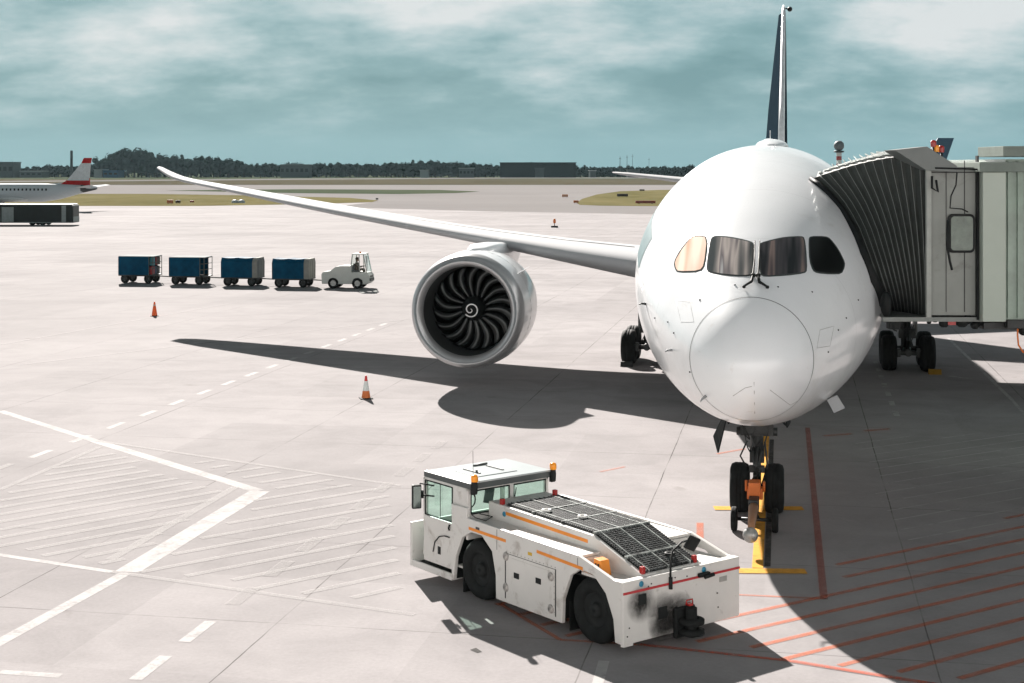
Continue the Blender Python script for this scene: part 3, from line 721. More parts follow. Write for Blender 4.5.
# tow bar clipped to the nose gear
tb = thing('tow_bar', 'orange and steel tow bar on small wheels attached to airliner nose gear', 'tow bar', j2w(-.02, -2.45, 0), AANG)
hd = MB().tube([(0, 1.9, .52), (0, 1.2, .55)], .09, 10).box((-.16, 1.6, .44), (.16, 1.9, .66), 0, .02).box((-.12, 1.2, .60), (.12, 1.6, .86), 0, .02)
hd.tube([(-.18, 1.75, .58), (-.18, 1.75, .8)], .03, 6).tube([(.18, 1.75, .58), (.18, 1.75, .78)], .03, 6); hd.build('tow_head', M_orange, tb)
MB().tube([(0, 1.25, .55), (0, .75, .46)], .06, 10).box((-.1, .7, .36), (.1, 1.15, .62), 0, .02).tube([(-.42, .72, .24), (.42, .72, .24)], .035, 8).tube([(-.1, .72, .25), (0, .72, .5)], .03, 6).tube([(.1, .72, .25), (0, .72, .5)], .03, 6).build('drawbar', M_dark, tb)
MB().tube([(0, .72, .48), (0, -.3, .42), (0, -1.0, .40)], [.10, .075, .06], 12).build('sleeve', mat('pale_orange', (.38, .19, .10), .6), tb)
MB().ball((0, -1.15, .38), .145, 10).build('end_cap', mat('worn_steel', (.34, .34, .33), .4, .5, var=.25, vscale=10), tb)
for x in (-.38, .42): wheel(tb, (x, .72, .24), .24, .13, M_black)

# ------------------------------------------------------------------ pushback tug
TX, TY = 1.60, 22.07
tug = thing('pushback_tug', 'white pushback tug with green tinted cab and black grille deck', 'tug', (TX, TY, 0), math.atan2(.611, .791))
M_tug = mat('tug_white', (.60, .59, .565), .45, var=.05, vscale=1.5, dirt=((.33, .30, .27), 2.6, .56))
M_tugr = mat('tug_scuffed_white', (.60, .59, .565), .45, var=.05, vscale=2, dirt=((.20, .18, .165), 3.2, .60))
M_roof = mat('tug_roof', (.29, .325, .33), .3, var=.06, vscale=2)
M_rgrey = mat('roof_rim_grey', (.07, .08, .08), .5)
TW = 2.445
side = [(0, .18), (0, 1.09), (.18, 1.10), (.98, 1.30), (3.86, 1.34), (3.86, 1.5), (4.3, 1.5), (4.3, .22), (4.24, .22), (4.18, .62), (4.0, .98), (3.74, 1.12), (3.44, 1.12), (3.16, .92), (3.06, .55), (3.05, .17), (1.36, .17), (1.34, .55), (1.16, .95), (.92, 1.10), (.62, 1.08), (.34, .86), (.17, .52), (.13, .18)]
sm = MB()
sm.prism(side, 0, .07); rside = [p for p in side if p != (3.86, 1.5)]; rside[rside.index((4.3, 1.5))] = (4.3, 1.34); sm.prism(rside, TW-.07, TW)
tb_body = sm.build('side_panel', M_tug, tug, .012)
hull = MB()
hull.box((.07, 1.42, .25), (TW-.07, 3.0, 1.28)).box((.62, .1, .3), (TW-.62, 4.2, 1.05))
hull.box((.07, .98, 1.24), (.46, 3.86, 1.285)).box((1.72, .98, 1.24), (TW-.07, 3.86, 1.285))   # upper side decks
hull.box((.07, .05, 1.00), (.46, .98, 1.045)).box((1.62, .05, 1.00), (TW-.07, .98, 1.045))      # rear pockets floor
hull.box((.07, .96, 1.045), (.46, .99, 1.24)).box((1.62, .96, 1.045), (TW-.07, .99, 1.24))
hull.prism([(0.03, .9), (0.03, 1.12), (1.18, 1.50), (3.86, 1.56), (3.86, .9)], .46, 1.70)        # hump
hull.build('hull', M_tug, tug, .012)
rear = MB().box((.0, -.05, .18), (TW, -.001, 1.09)).box((.0, -.052, 1.085), (TW, .09, 1.105))
ro = rear.build('rear_plate', M_tugr, tug, .012)
MB().prism([(0.0, .92), (0.0, .955), (TW, .955), (TW, .92)], -.062, -.052, 'y').build('red_stripe', mat('stripe_red', (.42, .03, .035), .4), ro)
# soot patches around the two tow sockets: irregular stains
soot = bpy.data.materials.new('soot'); soot.use_nodes = True; n_, l_ = soot.node_tree.nodes, soot.node_tree.links; b_ = n_['Principled BSDF']; b_.inputs['Base Color'].default_value = (.03, .028, .026, 1); b_.inputs['Roughness'].default_value = .9
t_ = n_.new('ShaderNodeTexCoord'); gr = n_.new('ShaderNodeTexGradient'); gr.gradient_type = 'SPHERICAL'; l_.new(t_.outputs['Object'], gr.inputs[0])
kw = dict(N=n_, L=l_); f_ = noise(3, 5, .6, t_.outputs['Object'], .3, **kw); l_.new(mth('MULTIPLY', mth('POWER', gr.outputs[1], .9, **kw), ramp(f_, [(.3, .55), (.6, 1.15)], **kw), None, True, **kw), b_.inputs['Alpha'])
def stain(x, z, r, sx=1.0, sz=1.0):
    o = MB().add([(-1, 0, -1), (1, 0, -1), (1, 0, 1), (-1, 0, 1)], [(0, 1, 2, 3)]).build('soot_stain', soot, ro); o.location = (x, -.0535, z); o.scale = (r*sx, 1, r*sz)
for a in ((.36, .74, .30, 1, 1), (.78, .45, .34, .9, 1.2), (1.05, .5, .34, 1.2, .9), (.9, .3, .25, 1.6, .8)): stain(*a)
for q_ in (((.30, -.072, .72), (.45, -.053, .88)), ((.70, -.072, .44), (.88, -.053, .62))): MB().box(*q_).build('socket', M_black, ro, .01)
hk = MB().box((1.0, -.12, .10), (1.42, -.053, .56), 0, .03)
for z_ in (.20, .36): hk.lathe([(z_-.05, .12), (z_-.03, .20), (z_+.03, .20), (z_+.05, .12)], (1.24, -.21, 0), 'z', 18)
hk.tube([(1.24, -.21, .13), (1.24, -.21, .56)], .09, 12)
hko = hk.build('tow_hitch', M_tyre, ro); MB().tube([(1.17, -.17, .60), (1.18, -.17, .67), (1.30, -.17, .67), (1.31, -.17, .60)], .012, 6).box((1.2, -.21, .585), (1.28, -.13, .62)).build('hitch_pin', M_red, hko)
for x in (.36, 1.66):
    MB().lathe([(0, .045), (-.006, .044), (-.008, .001)], (x, -.0535, 1.03), 'y', 16).build('sticker', mat('blue_sticker', (.02, .20, .32), .4), ro)
MB().box((1.52, -.12, .935), (1.75, -.053, 1.0), 0, .02).tube([(1.6, -.14, .94), (1.78, -.15, .96)], .03, 8).build('socket_cover', M_black, ro)
for x, z in ((1.95, .62), (1.97, .40), (.5, .97), (.56, 1.0), (.95, .98), (1.05, 1.01), (.08, .3), (.12, .42), (1.3, .99)):
    MB().lathe([(0, .012), (-.008, .011), (-.01, .001)], (x, -.0535, z), 'y', 8).build('bolt', M_black, ro)
# corner chamfer piece
MB().prism([(-.0, -.0), (.20, .06), (.20, -.05), (.02, -.05)], .15, .2, 'z').build('corner_guard', M_tug, tug)
# orange bars
ob = MB()
def sbar(y0, z0, y1, z1, x=-.004, hgt=.05):
    ob.add([(x, y0, z0-hgt/2), (x, y1, z1-hgt/2), (x, y1, z1+hgt/2), (x, y0, z0+hgt/2), (x+.01, y0, z0-hgt/2), (x+.01, y1, z1-hgt/2), (x+.01, y1, z1+hgt/2), (x+.01, y0, z0+hgt/2)], [(0, 1, 2, 3), (7, 6, 5, 4), (0, 4, 5, 1), (1, 5, 6, 2), (2, 6, 7, 3), (3, 7, 4, 0)])
sbar(3.80, 1.18, 2.78, 1.165); sbar(1.98, 1.16, .86, 1.12); sbar(3.38, 1.44, 1.28, 1.385, .456, .055)
ob.build('orange_stripe', M_yel, tug)
# access doors, latches, scuffed round hinges on the side
ad = MB().box((-.008, 1.55, .26), (-.001, 2.75, .92)); ad.build('access_door', M_tug, tug, .003)
sl = MB().box((-.0095, 1.50, .24), (-.0005, 1.515, .97)).box((-.0095, 2.78, .24), (-.0005, 2.795, .97)); sl.build('panel_gap', M_dark, tug)
for y, z in ((1.86, .66), (2.42, .62)): MB().box((-.02, y, z), (-.008, y+.13, z+.09), 0, .006).build('latch', M_black, tug)
for y, z in ((1.62, .84), (2.77, .92), (2.77, .42), (1.62, .34)): MB().lathe([(0, .075), (-.012, .07), (-.014, .001)], (0, 0, 0), 'x', 14).build('round_plate', mat('scuffed_plate', (.36, .34, .32), .5, .2, var=.6, vscale=12), tug).location = (-.003, y, z)
# seams, rivets, warning labels, rub marks
dt = MB()
for y0, z0, y1, z1 in ((3.02, .98, 3.02, 1.30), (.98, 1.12, .98, 1.26), (1.5, .97, 2.79, .97)):
    dt.box((-.0035, min(y0, y1)-.004, min(z0, z1)-.004), (.001, max(y0, y1)+.004, max(z0, z1)+.004))
dt.build('seam', M_dark, tug)
rv = MB()
for k in range(14): rv.lathe([(0, .010), (-.004, .009), (-.005, .001)], (-.0005, 1.52+.095*k, 1.0), 'x', 6)
for k in range(7): rv.lathe([(0, .010), (-.004, .009), (-.005, .001)], (-.0005, 1.545, .30+.1*k), 'x', 6)
rv.build('rivets', mat('rivet_grey', (.30, .29, .27), .6), tug)
for y, z, hh, c in ((2.1, 1.06, .05, (.55, .35, .03)), (3.5, 1.20, .04, (.05, .05, .05)), (2.6, .80, .035, (.40, .05, .04))):
    MB().box((-.0055, y, z), (-.0005, y+.10, z+hh)).build('warning_label', mat('label_%d' % int(y*10), c, .6), tug)
MB().box((2.0, -.058, .78), (2.16, -.0535, .86)).build('warning_label', mat('label_rear', (.30, .30, .28), .6), ro)
# wheels
for y in (.72, 3.63):
    for x in (.24, TW-.24):
        t, q = MB(), MB(); tyre(t, q, (0, 0, 0), .50, .36); o = t.build('wheel', M_tyre, tug); o.location = (x, y, .50)
        q.lathe([(-.14, .02), (-.15, .10), (-.10, .12)], (0, 0, 0), 'x', 16); q.build('rim', mat('tug_rim', (.016, .018, .018), .7, spec=.2), o)
for ya, yb in ((.10, 1.41), (3.01, 4.29)):
    for xa, xb, xi in ((.072, .60, .56), (TW-.60, TW-.072, TW-.60)):
        q = MB().box((xi, ya+.02, .22), (xi+.04, yb-.02, .98)); q.box((xa, ya+.02, .981 if ya < 1 else 1.14), (xb, yb-.02, .995 if ya < 1 else 1.155)); q.box((xa, ya, .22), (xb, ya+.015, .97)).box((xa, yb-.015, .22), (xb, yb, .97))
        q.build('wheel_well', M_black, tug)
MB().box((.12, 4.10, .02), (.40, 4.13, .45)).box((.12, 1.30, .05), (.42, 1.32, .5)).build('mud_flap', M_black, tug)
# grille deck on the hump
def hz_(y): return 1.12+(1.50-1.12)*(y-.03)/1.15 if y < 1.18 else 1.50+(1.56-1.50)*(y-1.18)/2.68
gr_ = MB(); gb = MB(); M_gr = mat('grille_black', (.010, .012, .012), .55, var=.4, vscale=10)
def slab(mb, x0, x1, y0, y1, z0, z1):
    mb.add([(x0, y0, hz_(y0)+z0), (x1, y0, hz_(y0)+z0), (x1, y1, hz_(y1)+z0), (x0, y1, hz_(y1)+z0), (x0, y0, hz_(y0)+z1), (x1, y0, hz_(y0)+z1), (x1, y1, hz_(y1)+z1), (x0, y1, hz_(y1)+z1)],
           [(0, 3, 2, 1), (4, 5, 6, 7), (0, 1, 5, 4), (1, 2, 6, 5), (2, 3, 7, 6), (3, 0, 4, 7)])
for y0, y1 in ((.06, .44), (.48, 1.16), (1.22, 1.95), (2.0, 2.7), (2.75, 3.45)):
    for x0, x1 in ((.52, .60), (.64, 1.00), (1.04, 1.46), (1.50, 1.66)):
        slab(gb, x0, x1, y0, y1, .004, .012)
gb.build('grille_base', M_gr, tug)
M_bar = mat('grille_bar', (.045, .05, .05), .5, .2, var=.8, vscale=9, dirt=((.45, .46, .45), 5, .60))
for y0, y1 in ((.06, .44), (.48, 1.16), (1.22, 1.95), (2.0, 2.7), (2.75, 3.45)):
    y = y0+.02
    while y < y1-.01:
        slab(gr_, .53, 1.00, y, y+.014, .014, .034); slab(gr_, 1.05, 1.65, y+.008, y+.022, .014, .034); y += .048
for x in (.56, .66, .74, .82, .90, 1.12, 1.22, 1.32, 1.42, 1.54, 1.62):
    slab(gr_, x, x+.008, .06, 1.16, .012, .038); slab(gr_, x, x+.008, 1.22, 3.45, .012, .038)
gr_.build('grille', M_bar, tug)
fm = MB()
for x in (.615, 1.02, 1.475): slab(fm, x, x+.02, .06, 1.17, .006, .044); slab(fm, x, x+.02, 1.2, 3.45, .006, .044)
for y in (.455, 1.172, 1.965, 2.715): slab(fm, .5, 1.68, y, y+.022, .006, .046)
fm.build('grille_frame', mat('grille_frame_grey', (.20, .22, .21), .5, var=.9, vscale=7), tug)
for x, y in ((1.28, .30), (.95, 1.98), (.72, 2.62)):
    MB().lathe([(0, .085), (.03, .08), (.03, .05), (.015, .045), (.015, .001)], (0, 0, 0), 'z', 18).build('filler_cap', mat('cap_grey', (.5, .5, .48), .5) if y > 1 else M_black, tug).location = (x, y, hz_(y)+.045)
for x in (.50, 1.58):
    o = MB().box((x-.032, .04, hz_(.06)), (x+.032, .11, hz_(.06)+.11), 0, .01).build('tail_lamp', M_red, tug)
for x in (.5, 1.64):
    MB().box((x-.03, 3.5, hz_(3.5)), (x+.04, 3.57, hz_(3.5)+.10), 0, .01).build('cab_rear_lamp', M_red, tug)
# yellow box in left pocket (chock holder)
yb = MB().prism([(.54, 1.05), (.78, 1.05), (.74, 1.29), (.60, 1.27)], .12, .30); ybo = yb.build('warning_box', M_yel, tug, .01)
MB().box((.108, .62, 1.10), (.119, .65, 1.22)).box((.108, .68, 1.10), (.119, .71, 1.22)).build('slot', M_black, ybo)
# rear mirror on bent arm
MB().tube([(.94, -.07, .90), (.94, -.07, 1.20), (1.05, -.0, 1.40), (1.26, .02, 1.50), (1.42, .03, 1.50)], .016, 8).tube([(.94, -.075, .86), (.94, -.075, 1.04)], .03, 8).build('mirror_arm', M_black, tug)
o = MB().box((-.13, -.025, -.11), (.13, .025, .11), 0, .02).build('rear_mirror', M_black, tug); o.location = (1.50, .04, 1.44); o.rotation_euler = (R(20), R(24), R(8))
# cab
M_int = mat('cab_interior', (.10, .11, .11), .8)
cab = MB()
X0, X1, Y0, Y1, ZB, ZT = .05, 1.80, 3.90, 5.22, 1.30, 1.81
for x, y in ((X0, Y0), (X1-.07, Y0), (X0, Y1-.06), (X1-.07, Y1-.06)): cab.box((x, y, .9 if y > 4.5 else ZB-.02), (x+.07, y+.06, ZT))
cab.box((X0, Y0, .95), (X1, Y0+.05, 1.36)).box((X0, Y1-.05, .45), (X1, Y1, .70)).box((X1-.05, Y0, .45), (X1, Y1, .80))
cab.box((X0, Y0+.06, 1.0), (X0+.05, 4.33, ZT-.04)); cab.box((X0+.05, Y0+.05, .42), (X1-.05, Y1-.05, .46)).box((X0, Y0, ZT-.05), (X1, Y0+.05, ZT)).box((X0, Y1-.05, ZT-.05), (X1, Y1, ZT)).box((X0, Y0, ZT-.05), (X0+.05, Y1, ZT)).box((X1-.05, Y0, ZT-.05), (X1, Y1, ZT))
cab.box((.94, Y0-.005, ZB), (1.02, Y0+.055, ZT))
co = cab.build('cab', M_tug, tug, .008)
dr = MB().prism([(4.32, .36), (5.20, .36), (5.20, 1.15), (4.32, 1.15)], .045, .10); dro = dr.build('cab_door', M_tug, tug, .012)
MB().tube([(.04, 4.42, 1.02), (.01, 4.40, 1.06), (.03, 4.40, 1.12)], .016, 6).build('handle', M_black, dro)
MB().tube([(.035, 4.90, .56), (.028, 4.84, .74), (.025, 4.70, .86), (.028, 4.55, .90), (.03, 4.40, .90)], .010, 6).box((.036, 4.68, .55), (.044, 4.76, .68)).build('hose', M_black, dro)
gl = MB().box((X0+.02, 4.34, 1.17), (X0+.028, 5.14, ZT-.05)).box((X0+.07, Y0+.02, ZB+.08), (.94, Y0+.028, ZT-.05)).box((1.02, Y0+.02, ZB+.08), (X1-.07, Y0+.028, ZT-.05)).box((X0+.07, Y1-.03, .70), (X1-.07, Y1-.022, ZT-.05)).box((X1-.03, Y0+.06, .80), (X1-.022, Y1-.06, ZT-.05))
gl.build('window', M_glass, co)
wf = MB()
def frm(pts, r=.014):
    wf.tube(pts+[pts[0]], r, 4, smooth=False)
frm([(X0-.004, 4.34, 1.17), (X0-.004, 5.15, 1.17), (X0-.004, 5.15, ZT-.05), (X0-.004, 4.34, ZT-.05)]); wf.tube([(X0, 4.70, 1.17), (X0, 4.70, ZT-.05)], .007, 4)
frm([(X0+.07, Y0-.006, ZB+.08), (.93, Y0-.006, ZB+.08), (.93, Y0-.006, ZT-.05), (X0+.07, Y0-.006, ZT-.05)]); frm([(1.03, Y0-.006, ZB+.08), (X1-.07, Y0-.006, ZB+.08), (X1-.07, Y0-.006, ZT-.05), (1.03, Y0-.006, ZT-.05)])
wf.tube([(1.0, Y0-.03, ZB+.12), (1.06, Y0-.03, ZT-.1)], .01, 4)
wf.build('window_frame', M_black, co)
rf = MB().box((.06, 3.84, 1.80), (1.86, 5.22, 1.905), 0, .012); rfo = rf.build('roof_rim', M_rgrey, tug)
MB().box((.08, 3.87, 1.89), (1.84, 5.19, 1.918), 0, .014).box((.45, 4.15, 1.915), (1.3, 4.95, 1.93), 0, .006).build('roof', M_roof, tug)
rd_ = MB().box((.6, 4.32, 1.93), (.64, 4.8, 1.945)).box((1.1, 4.32, 1.93), (1.14, 4.8, 1.945)).tube([(.62, 4.42, 1.945), (.62, 4.42, 1.98)], .02, 6).tube([(.9, 4.9, 1.94), (1.2, 4.9, 1.95)], .02, 6); rd_.build('roof_hatch', M_rgrey, tug)
MB().tube([(.42, 4.25, 1.92), (.43, 4.27, 2.35)], .004, 5).build('aerial', M_black, tug)
for x in (.12, 1.82):
    MB().lathe([(1.74, .05), (1.86, .055), (1.90, .05), (1.94, .045)], (x, 3.80, 0), 'z', 14).box((x-.04, 3.79, 1.72), (x+.04, 3.86, 1.88)).build('beacon_base', M_black, tug)
    MB().lathe([(1.94, .058), (2.0, .062), (2.04, .055), (2.055, .03), (2.058, .001)], (x, 3.80, 0), 'z', 16).build('beacon', M_amber, tug)
it = MB().box((.45, 4.15, .46), (.95, 4.6, .95), 0, .03).box((.55, 4.05, .9), (.9, 4.12, 1.25), 0, .03).box((.4, 4.92, .6), (1.0, 5.02, .85), 0, .02).box((1.1, 4.15, .46), (1.6, 4.6, .95), 0, .03)
it.tube([(.62, 4.88, 1.3), (.62, 4.72, 1.42)], .02, 6); ito = it.build('seat', M_int, co)
pts = []
for i in range(21):
    a = 2*math.pi*i/20; pts.append((.62+.17*math.cos(a), 4.70+.06*math.sin(a), 1.44+.16*math.sin(a)))
MB().tube(pts, .014, 6).build('steering_wheel', M_black, co)
o = MB().box((-.09, -.012, -.13), (.09, .012, .13), 0, .01).build('monitor', M_int, co); o.location = (.66, 4.12, 1.58); o.rotation_euler = (R(-8), R(14), R(-10))
# front bumper trough with step
fb = MB().box((0, 5.50, .19), (TW, 5.56, .96)).box((0, 4.30, .19), (.035, 5.5, .31)).box((X1+.1, 4.3, .19), (TW, 5.5, .9)).box((.035, 4.3, .19), (.9, 5.5, .24)); fb.build('front_bumper', M_tug, tug, .012)
MB().box((.04, 4.32, .242), (.9, 5.49, .262)).build('step_plate', M_black, tug)
MB().lathe([(0, .075), (.02, .07), (.021, .001)], (.30, 5.10, .90), 'y', 16).build('headlight', mat('headlight_white', (.8, .8, .78), .2), tug)
# left mirror
MB().tube([(.1, 4.95, 1.68), (-.08, 5.12, 1.72), (-.12, 5.12, 1.68)], .014, 6).tube([(.1, 4.95, 1.50), (-.08, 5.12, 1.52)], .014, 6).box((-.06, 5.09, 1.46), (-.03, 5.13, 1.6)).build('mirror_arm', M_black, tug)
o = MB().box((-.085, -.04, -.21), (.085, .04, .21), 0, .03).build('side_mirror', M_black, tug); o.location = (-.16, 5.12, 1.50); o.rotation_euler = (0, 0, R(-20))
mg = MB().box((-.065, -.044, -.18), (.065, -.0405, .18)).build('mirror_glass', mat('mirror_face', (.30, .36, .34), .05, .9), o)
MB().tube([(.3, 3.9, 1.36), (.42, 3.7, 1.33), (.2, 3.6, 1.31), (.1, 3.75, 1.35), (.12, 3.95, 1.40)], .008, 5).build('cable', M_black, tug)
for x, y, z in ((.46, 3.42, 1.40),): MB().lathe([(0, .045), (-.01, .04), (-.011, .001)], (x-.003, y, z+.02), 'x', 14).build('sticker', MATS['blue_sticker'], tug)

# ------------------------------------------------------------------ passenger bridge
br = thing('jet_bridge', 'grey passenger boarding bridge with black pleated canopy against the airliner', 'jet bridge', (9.5, 31.5, 0))
bo = Vector((9.5, 31.5, 0)); jb = lambda p: Vector(p)-bo
M_fab = mat('canopy_fabric', (.024, .029, .026), .7, var=.2, vscale=5, bump=.2)
M_rib = mat('canopy_rib_grey', (.17, .185, .175), .5)
M_cab = mat('bridge_wall', (.215, .232, .215), .45, var=.10, vscale=1.0, dirt=((.13, .13, .12), 1.3, .56))
M_cab2 = mat('bridge_panel_pale', (.36, .41, .36), .45, var=.06, vscale=1)
nearpx = [(811, 180), (819, 186), (830, 196), (842, 210), (853, 230), (863, 255), (872, 280), (880, 300), (886, 316)]
def hit_near(x, y, off):                # closest skin point when the sight line just misses
    p = hit(x, y, off)
    if p: return p
    d = (w2j(px2w(x, y, 30))-camj).normalized(); best = min((camj+d*(26+.02*k) for k in range(500)), key=lambda q: fval(q) if abs(q.y) < 6 else 99)
    return best
near = [j2w(*hit_near(x, y, .03)) for x, y in nearpx]
print('NEAR', [tuple(round(c, 2) for c in p) for p in near])
near = near[::-1]                        # bottom -> top
RX, RY0, RY1, RT, RB = 8.48, 30.55, 34.4, 7.50, 4.22
def interp(pl, t):
    k = t*(len(pl)-1); i = min(int(k), len(pl)-2); return pl[i].lerp(pl[i+1], k-i)
NP = 13; topn = near[-1]; tj = w2j(topn)
topf = j2w(tj.x, tj.y+3.3, tj.z); far = [p+ (j2w(0, 3.3, 0)-j2w(0, 0, 0)) for p in near]
def rib(fc, push):                       # polyline: near bottom..near top..far top..far bottom
    pts = []
    for i in range(13):
        t = i/12; a = interp(near, t); b = Vector((RX, RY0, RB+(RT-RB)*t)); p = a.lerp(b, fc)
        bulge = math.sin(math.pi*fc)*.10
        pts.append(p+Vector((0, -push, bulge*t*1.0)))
    for i in range(1, 8):
        t = i/8; a = topn.lerp(topf, t); b = Vector((RX, RY0+(RY1-RY0)*t, RT)); p = a.lerp(b, fc); pts.append(p+Vector((0, 0, push*.6+math.sin(math.pi*fc)*.10*(1-t))))
    for i in range(13):
        t = 1-i/12; a = interp(far, t); b = Vector((RX, RY1, RB+(RT-RB)*t)); pts.append(a.lerp(b, fc)+Vector((0, push, math.sin(math.pi*fc)*.1*t)))
    return [jb(p) for p in pts]
cols = [rib(i/(2*NP), .045 if i % 2 == 0 else -.03) for i in range(2*NP+1)]
can = MB().loft(cols, closed=False, caps=False, smooth=False).build('canopy', M_fab, br)
md = can.modifiers.new('solid', 'SOLIDIFY'); md.thickness = .015
for i in range(0, 2*NP+1, 2):
    MB().tube(cols[i], .006, 5).build('canopy_rib', M_rib, can)
# pale roof battens between pleats
for i in range(2, 2*NP-1, 2):
    a, b = cols[i], cols[i+1]
    q = MB()
    for k in range(12, 20): pass
    top = [p.lerp(r_, .5)+Vector((0, 0, .05)) for p, r_ in zip(a[12:21], b[12:21])]
    hw = (b[12]-a[12])*.36
    q.loft([[p-hw+Vector((0, 0, .05)), p+hw+Vector((0, 0, -.01)), p+hw+Vector((0, 0, -.04)), p-hw+Vector((0, 0, .02))] for p in top], smooth=False)
    q.build('roof_batten', mat('batten_grey', (.22, .25, .235), .5, var=.15), can)
# dark gasket at aircraft
MB().tube([jb(p)+Vector((-.02, -.03, 0)) for p in near], [.14, .13, .12, .10, .08]+[.06]*(len(near)-5), 8).build('canopy_bumper', M_black, br)
MB().ball(jb(px2w(886, 304, 30.5)), .16, 8, sq=(.7, 1, 1.7)).build('bumper_pad', M_black, br)
# frame post, cab body
cb = MB()
cb.box((RX-bo.x, RY0-bo.y-.02, RB-.02), (RX+1.2-bo.x, RY1-bo.y, 7.22), 0)
cbo = cb.build('cab', M_cab, br, .01)
ps_ = MB().box((RX-.07-bo.x, RY0-.12-bo.y, RB-.05), (RX+.03-bo.x, RY0-.02-bo.y, 7.50)); ps_.build('frame_post', mat('frame_pale', (.30, .32, .30), .5), br, .005)
MB().box((RX+.35-bo.x, RY0-.035-bo.y, RB+.05), (RX+.36-bo.x, RY0-.02-bo.y, 7.35)).box((RX+.72-bo.x, RY0-.035-bo.y, RB+.05), (RX+.735-bo.x, RY0-.02-bo.y, 7.35)).box((RX+.02-bo.x, RY0-.035-bo.y, 7.1), (RX+1.05-bo.x, RY0-.02-bo.y, 7.12)).build('panel_seam', M_dark, cbo)
MB().box((RX+.95-bo.x, RY0-.16-bo.y, RB-.1), (RX+.98-bo.x, RY0-.02-bo.y, 7.45)).build('edge_post', M_black, cbo)
# floor beams / rails
MB().box((RX-.95-bo.x, RY0-.10-bo.y, RB-.14), (RX+1.1-bo.x, RY0+.0-bo.y, RB-.05)).box((RX-.8-bo.x, RY0-bo.y, RB-.12), (RX+1.6-bo.x, RY1-bo.y, RB-.06)).build('floor_beam', M_rib, br, .004)
# hood plate above canopy
hp = MB(); A = [px2w(894.5, 150, 30.3), px2w(927, 146.5, 30.3), px2w(957, 166, 30.3), px2w(957, 172, 30.3), px2w(926, 170, 30.3)]
hp.add([jb(p) for p in A]+[jb(p)+Vector((0, .9, .0)) for p in A], [(0, 1, 2, 3, 4), (9, 8, 7, 6, 5), (0, 5, 6, 1), (1, 6, 7, 2), (2, 7, 8, 3), (3, 8, 9, 4), (4, 9, 5, 0)]); hp.build('hood', mat('hood_grey', (.13, .145, .14), .5, var=.08), br)
# pale housing and tunnel to the right
h2 = MB().box((RX+1.0-bo.x, RY0-.35-bo.y, RB-.12), (RX+1.47-bo.x, RY1+.2-bo.y, 7.12), 0); h2.build('rotunda', M_cab2, br, .02)
MB().box((RX+.92-bo.x, RY0-.42-bo.y, 7.12), (RX+2.5-bo.x, RY1+.3-bo.y, 7.32), 0, .02).box((RX+1.38-bo.x, RY0-.45-bo.y, 7.43), (RX+12-bo.x, RY0+1.2-bo.y, 7.64), 0, .01).build('roof', mat('bridge_roof', (.17, .20, .18), .8, spec=.1), br)
tn = MB(); x = RX+1.52; yw = RY0-.25-bo.y
while x < RX+12:
    tn.box((x-bo.x, yw-.05, RB-.05), (x+.10-bo.x, yw, 7.35)); x += .2
tn.box((RX+1.49-bo.x, yw, RB-.08), (RX+12-bo.x, RY1-bo.y, 7.38)); tn.build('tunnel', mat('tunnel_green_grey', (.16, .225, .18), .3, var=.3, vscale=1.5, coat=.4), br)  # green reflected glow is put into the tunnel wall colour
MB().box((RX+1.5-bo.x, yw-.1, RB-.25), (RX+12-bo.x, yw+.1, RB-.09)).box((RX+1.1-bo.x, RY0-.1-bo.y, RB-.30), (RX+3-bo.x, RY0+.3-bo.y, RB-.16)).build('under_beam', M_dark, br)
for xx in (RX+7.2,):
    MB().tube([(xx-bo.x, 1.0, 4.1), (xx-bo.x, 1.0, .6)], .28, 16).box((xx-1.4-bo.x, .5, .45), (xx+1.4-bo.x, 1.5, .8)).build('support_column', M_cab, br)
    for dx in (-1.2, 1.2): wheel(br, (xx+dx-bo.x, 1.0, .5), .5, .35)
# cab window, rounded
def rrect(x0, x1, z0, z1, r, n=5):
    pts = []
    for cx, cz, a0 in ((x1-r, z1-r, 0), (x0+r, z1-r, 90), (x0+r, z0+r, 180), (x1-r, z0+r, 270)):
        for k in range(n+1): a = R(a0+90*k/n); pts.append((cx+r*math.cos(a), cz+r*math.sin(a)))
    return pts
p0, p1 = px2w(949, 253, 30.4), px2w(976, 214, 30.4)
wn_ = MB().prism(rrect(p0.x-bo.x, p1.x-bo.x, p0.z, p1.z, .1), RY0-.075-bo.y, RY0-.025-bo.y, 'y'); wno = wn_.build('window_frame', M_black, cbo)
MB().prism(rrect(p0.x+.06-bo.x, p1.x-.04-bo.x, p0.z+.05, p1.z-.05, .07), RY0-.085-bo.y, RY0-.077-bo.y, 'y').build('window', mat('window_pane', (.085, .12, .095), .2, var=.4, vscale=2, coat=.15), cbo)
MB().tube([jb(px2w(x, y, 30.3)) for x, y in ((957, 172), (956, 185), (951, 196), (950, 208), (962, 209), (968, 212))], .015, 6).tube([jb(px2w(x, y, 30.3)) for x, y in ((932, 176), (932, 188), (938, 192), (936, 180))], .025, 6).tube([jb(px2w(x, y, 30.3)) for x, y in ((948, 220), (947, 245), (950, 262), (952, 270))], .025, 6).tube([jb(px2w(x, y, 30.3)) for x, y in ((935, 168), (970, 169), (985, 170))], .02, 6).build('cable', M_black, br)
# lamps on the hood
for (x, y, m, nm) in ((933.5, 144, M_red, 'beacon'), (941.5, 149.5, M_red, 'beacon'), (936.5, 149, M_amber, 'amber_beacon')):
    p = jb(px2w(x, y, 30.7)); MB().lathe([(-.06, .055), (.03, .06), (.07, .05), (.085, .002)], p, 'z', 14).build(nm, m, br); MB().tube([p+Vector((0, 0, -.06)), p+Vector((0, 0, -.45))], .025, 6).build('beacon_post', M_dark, br)
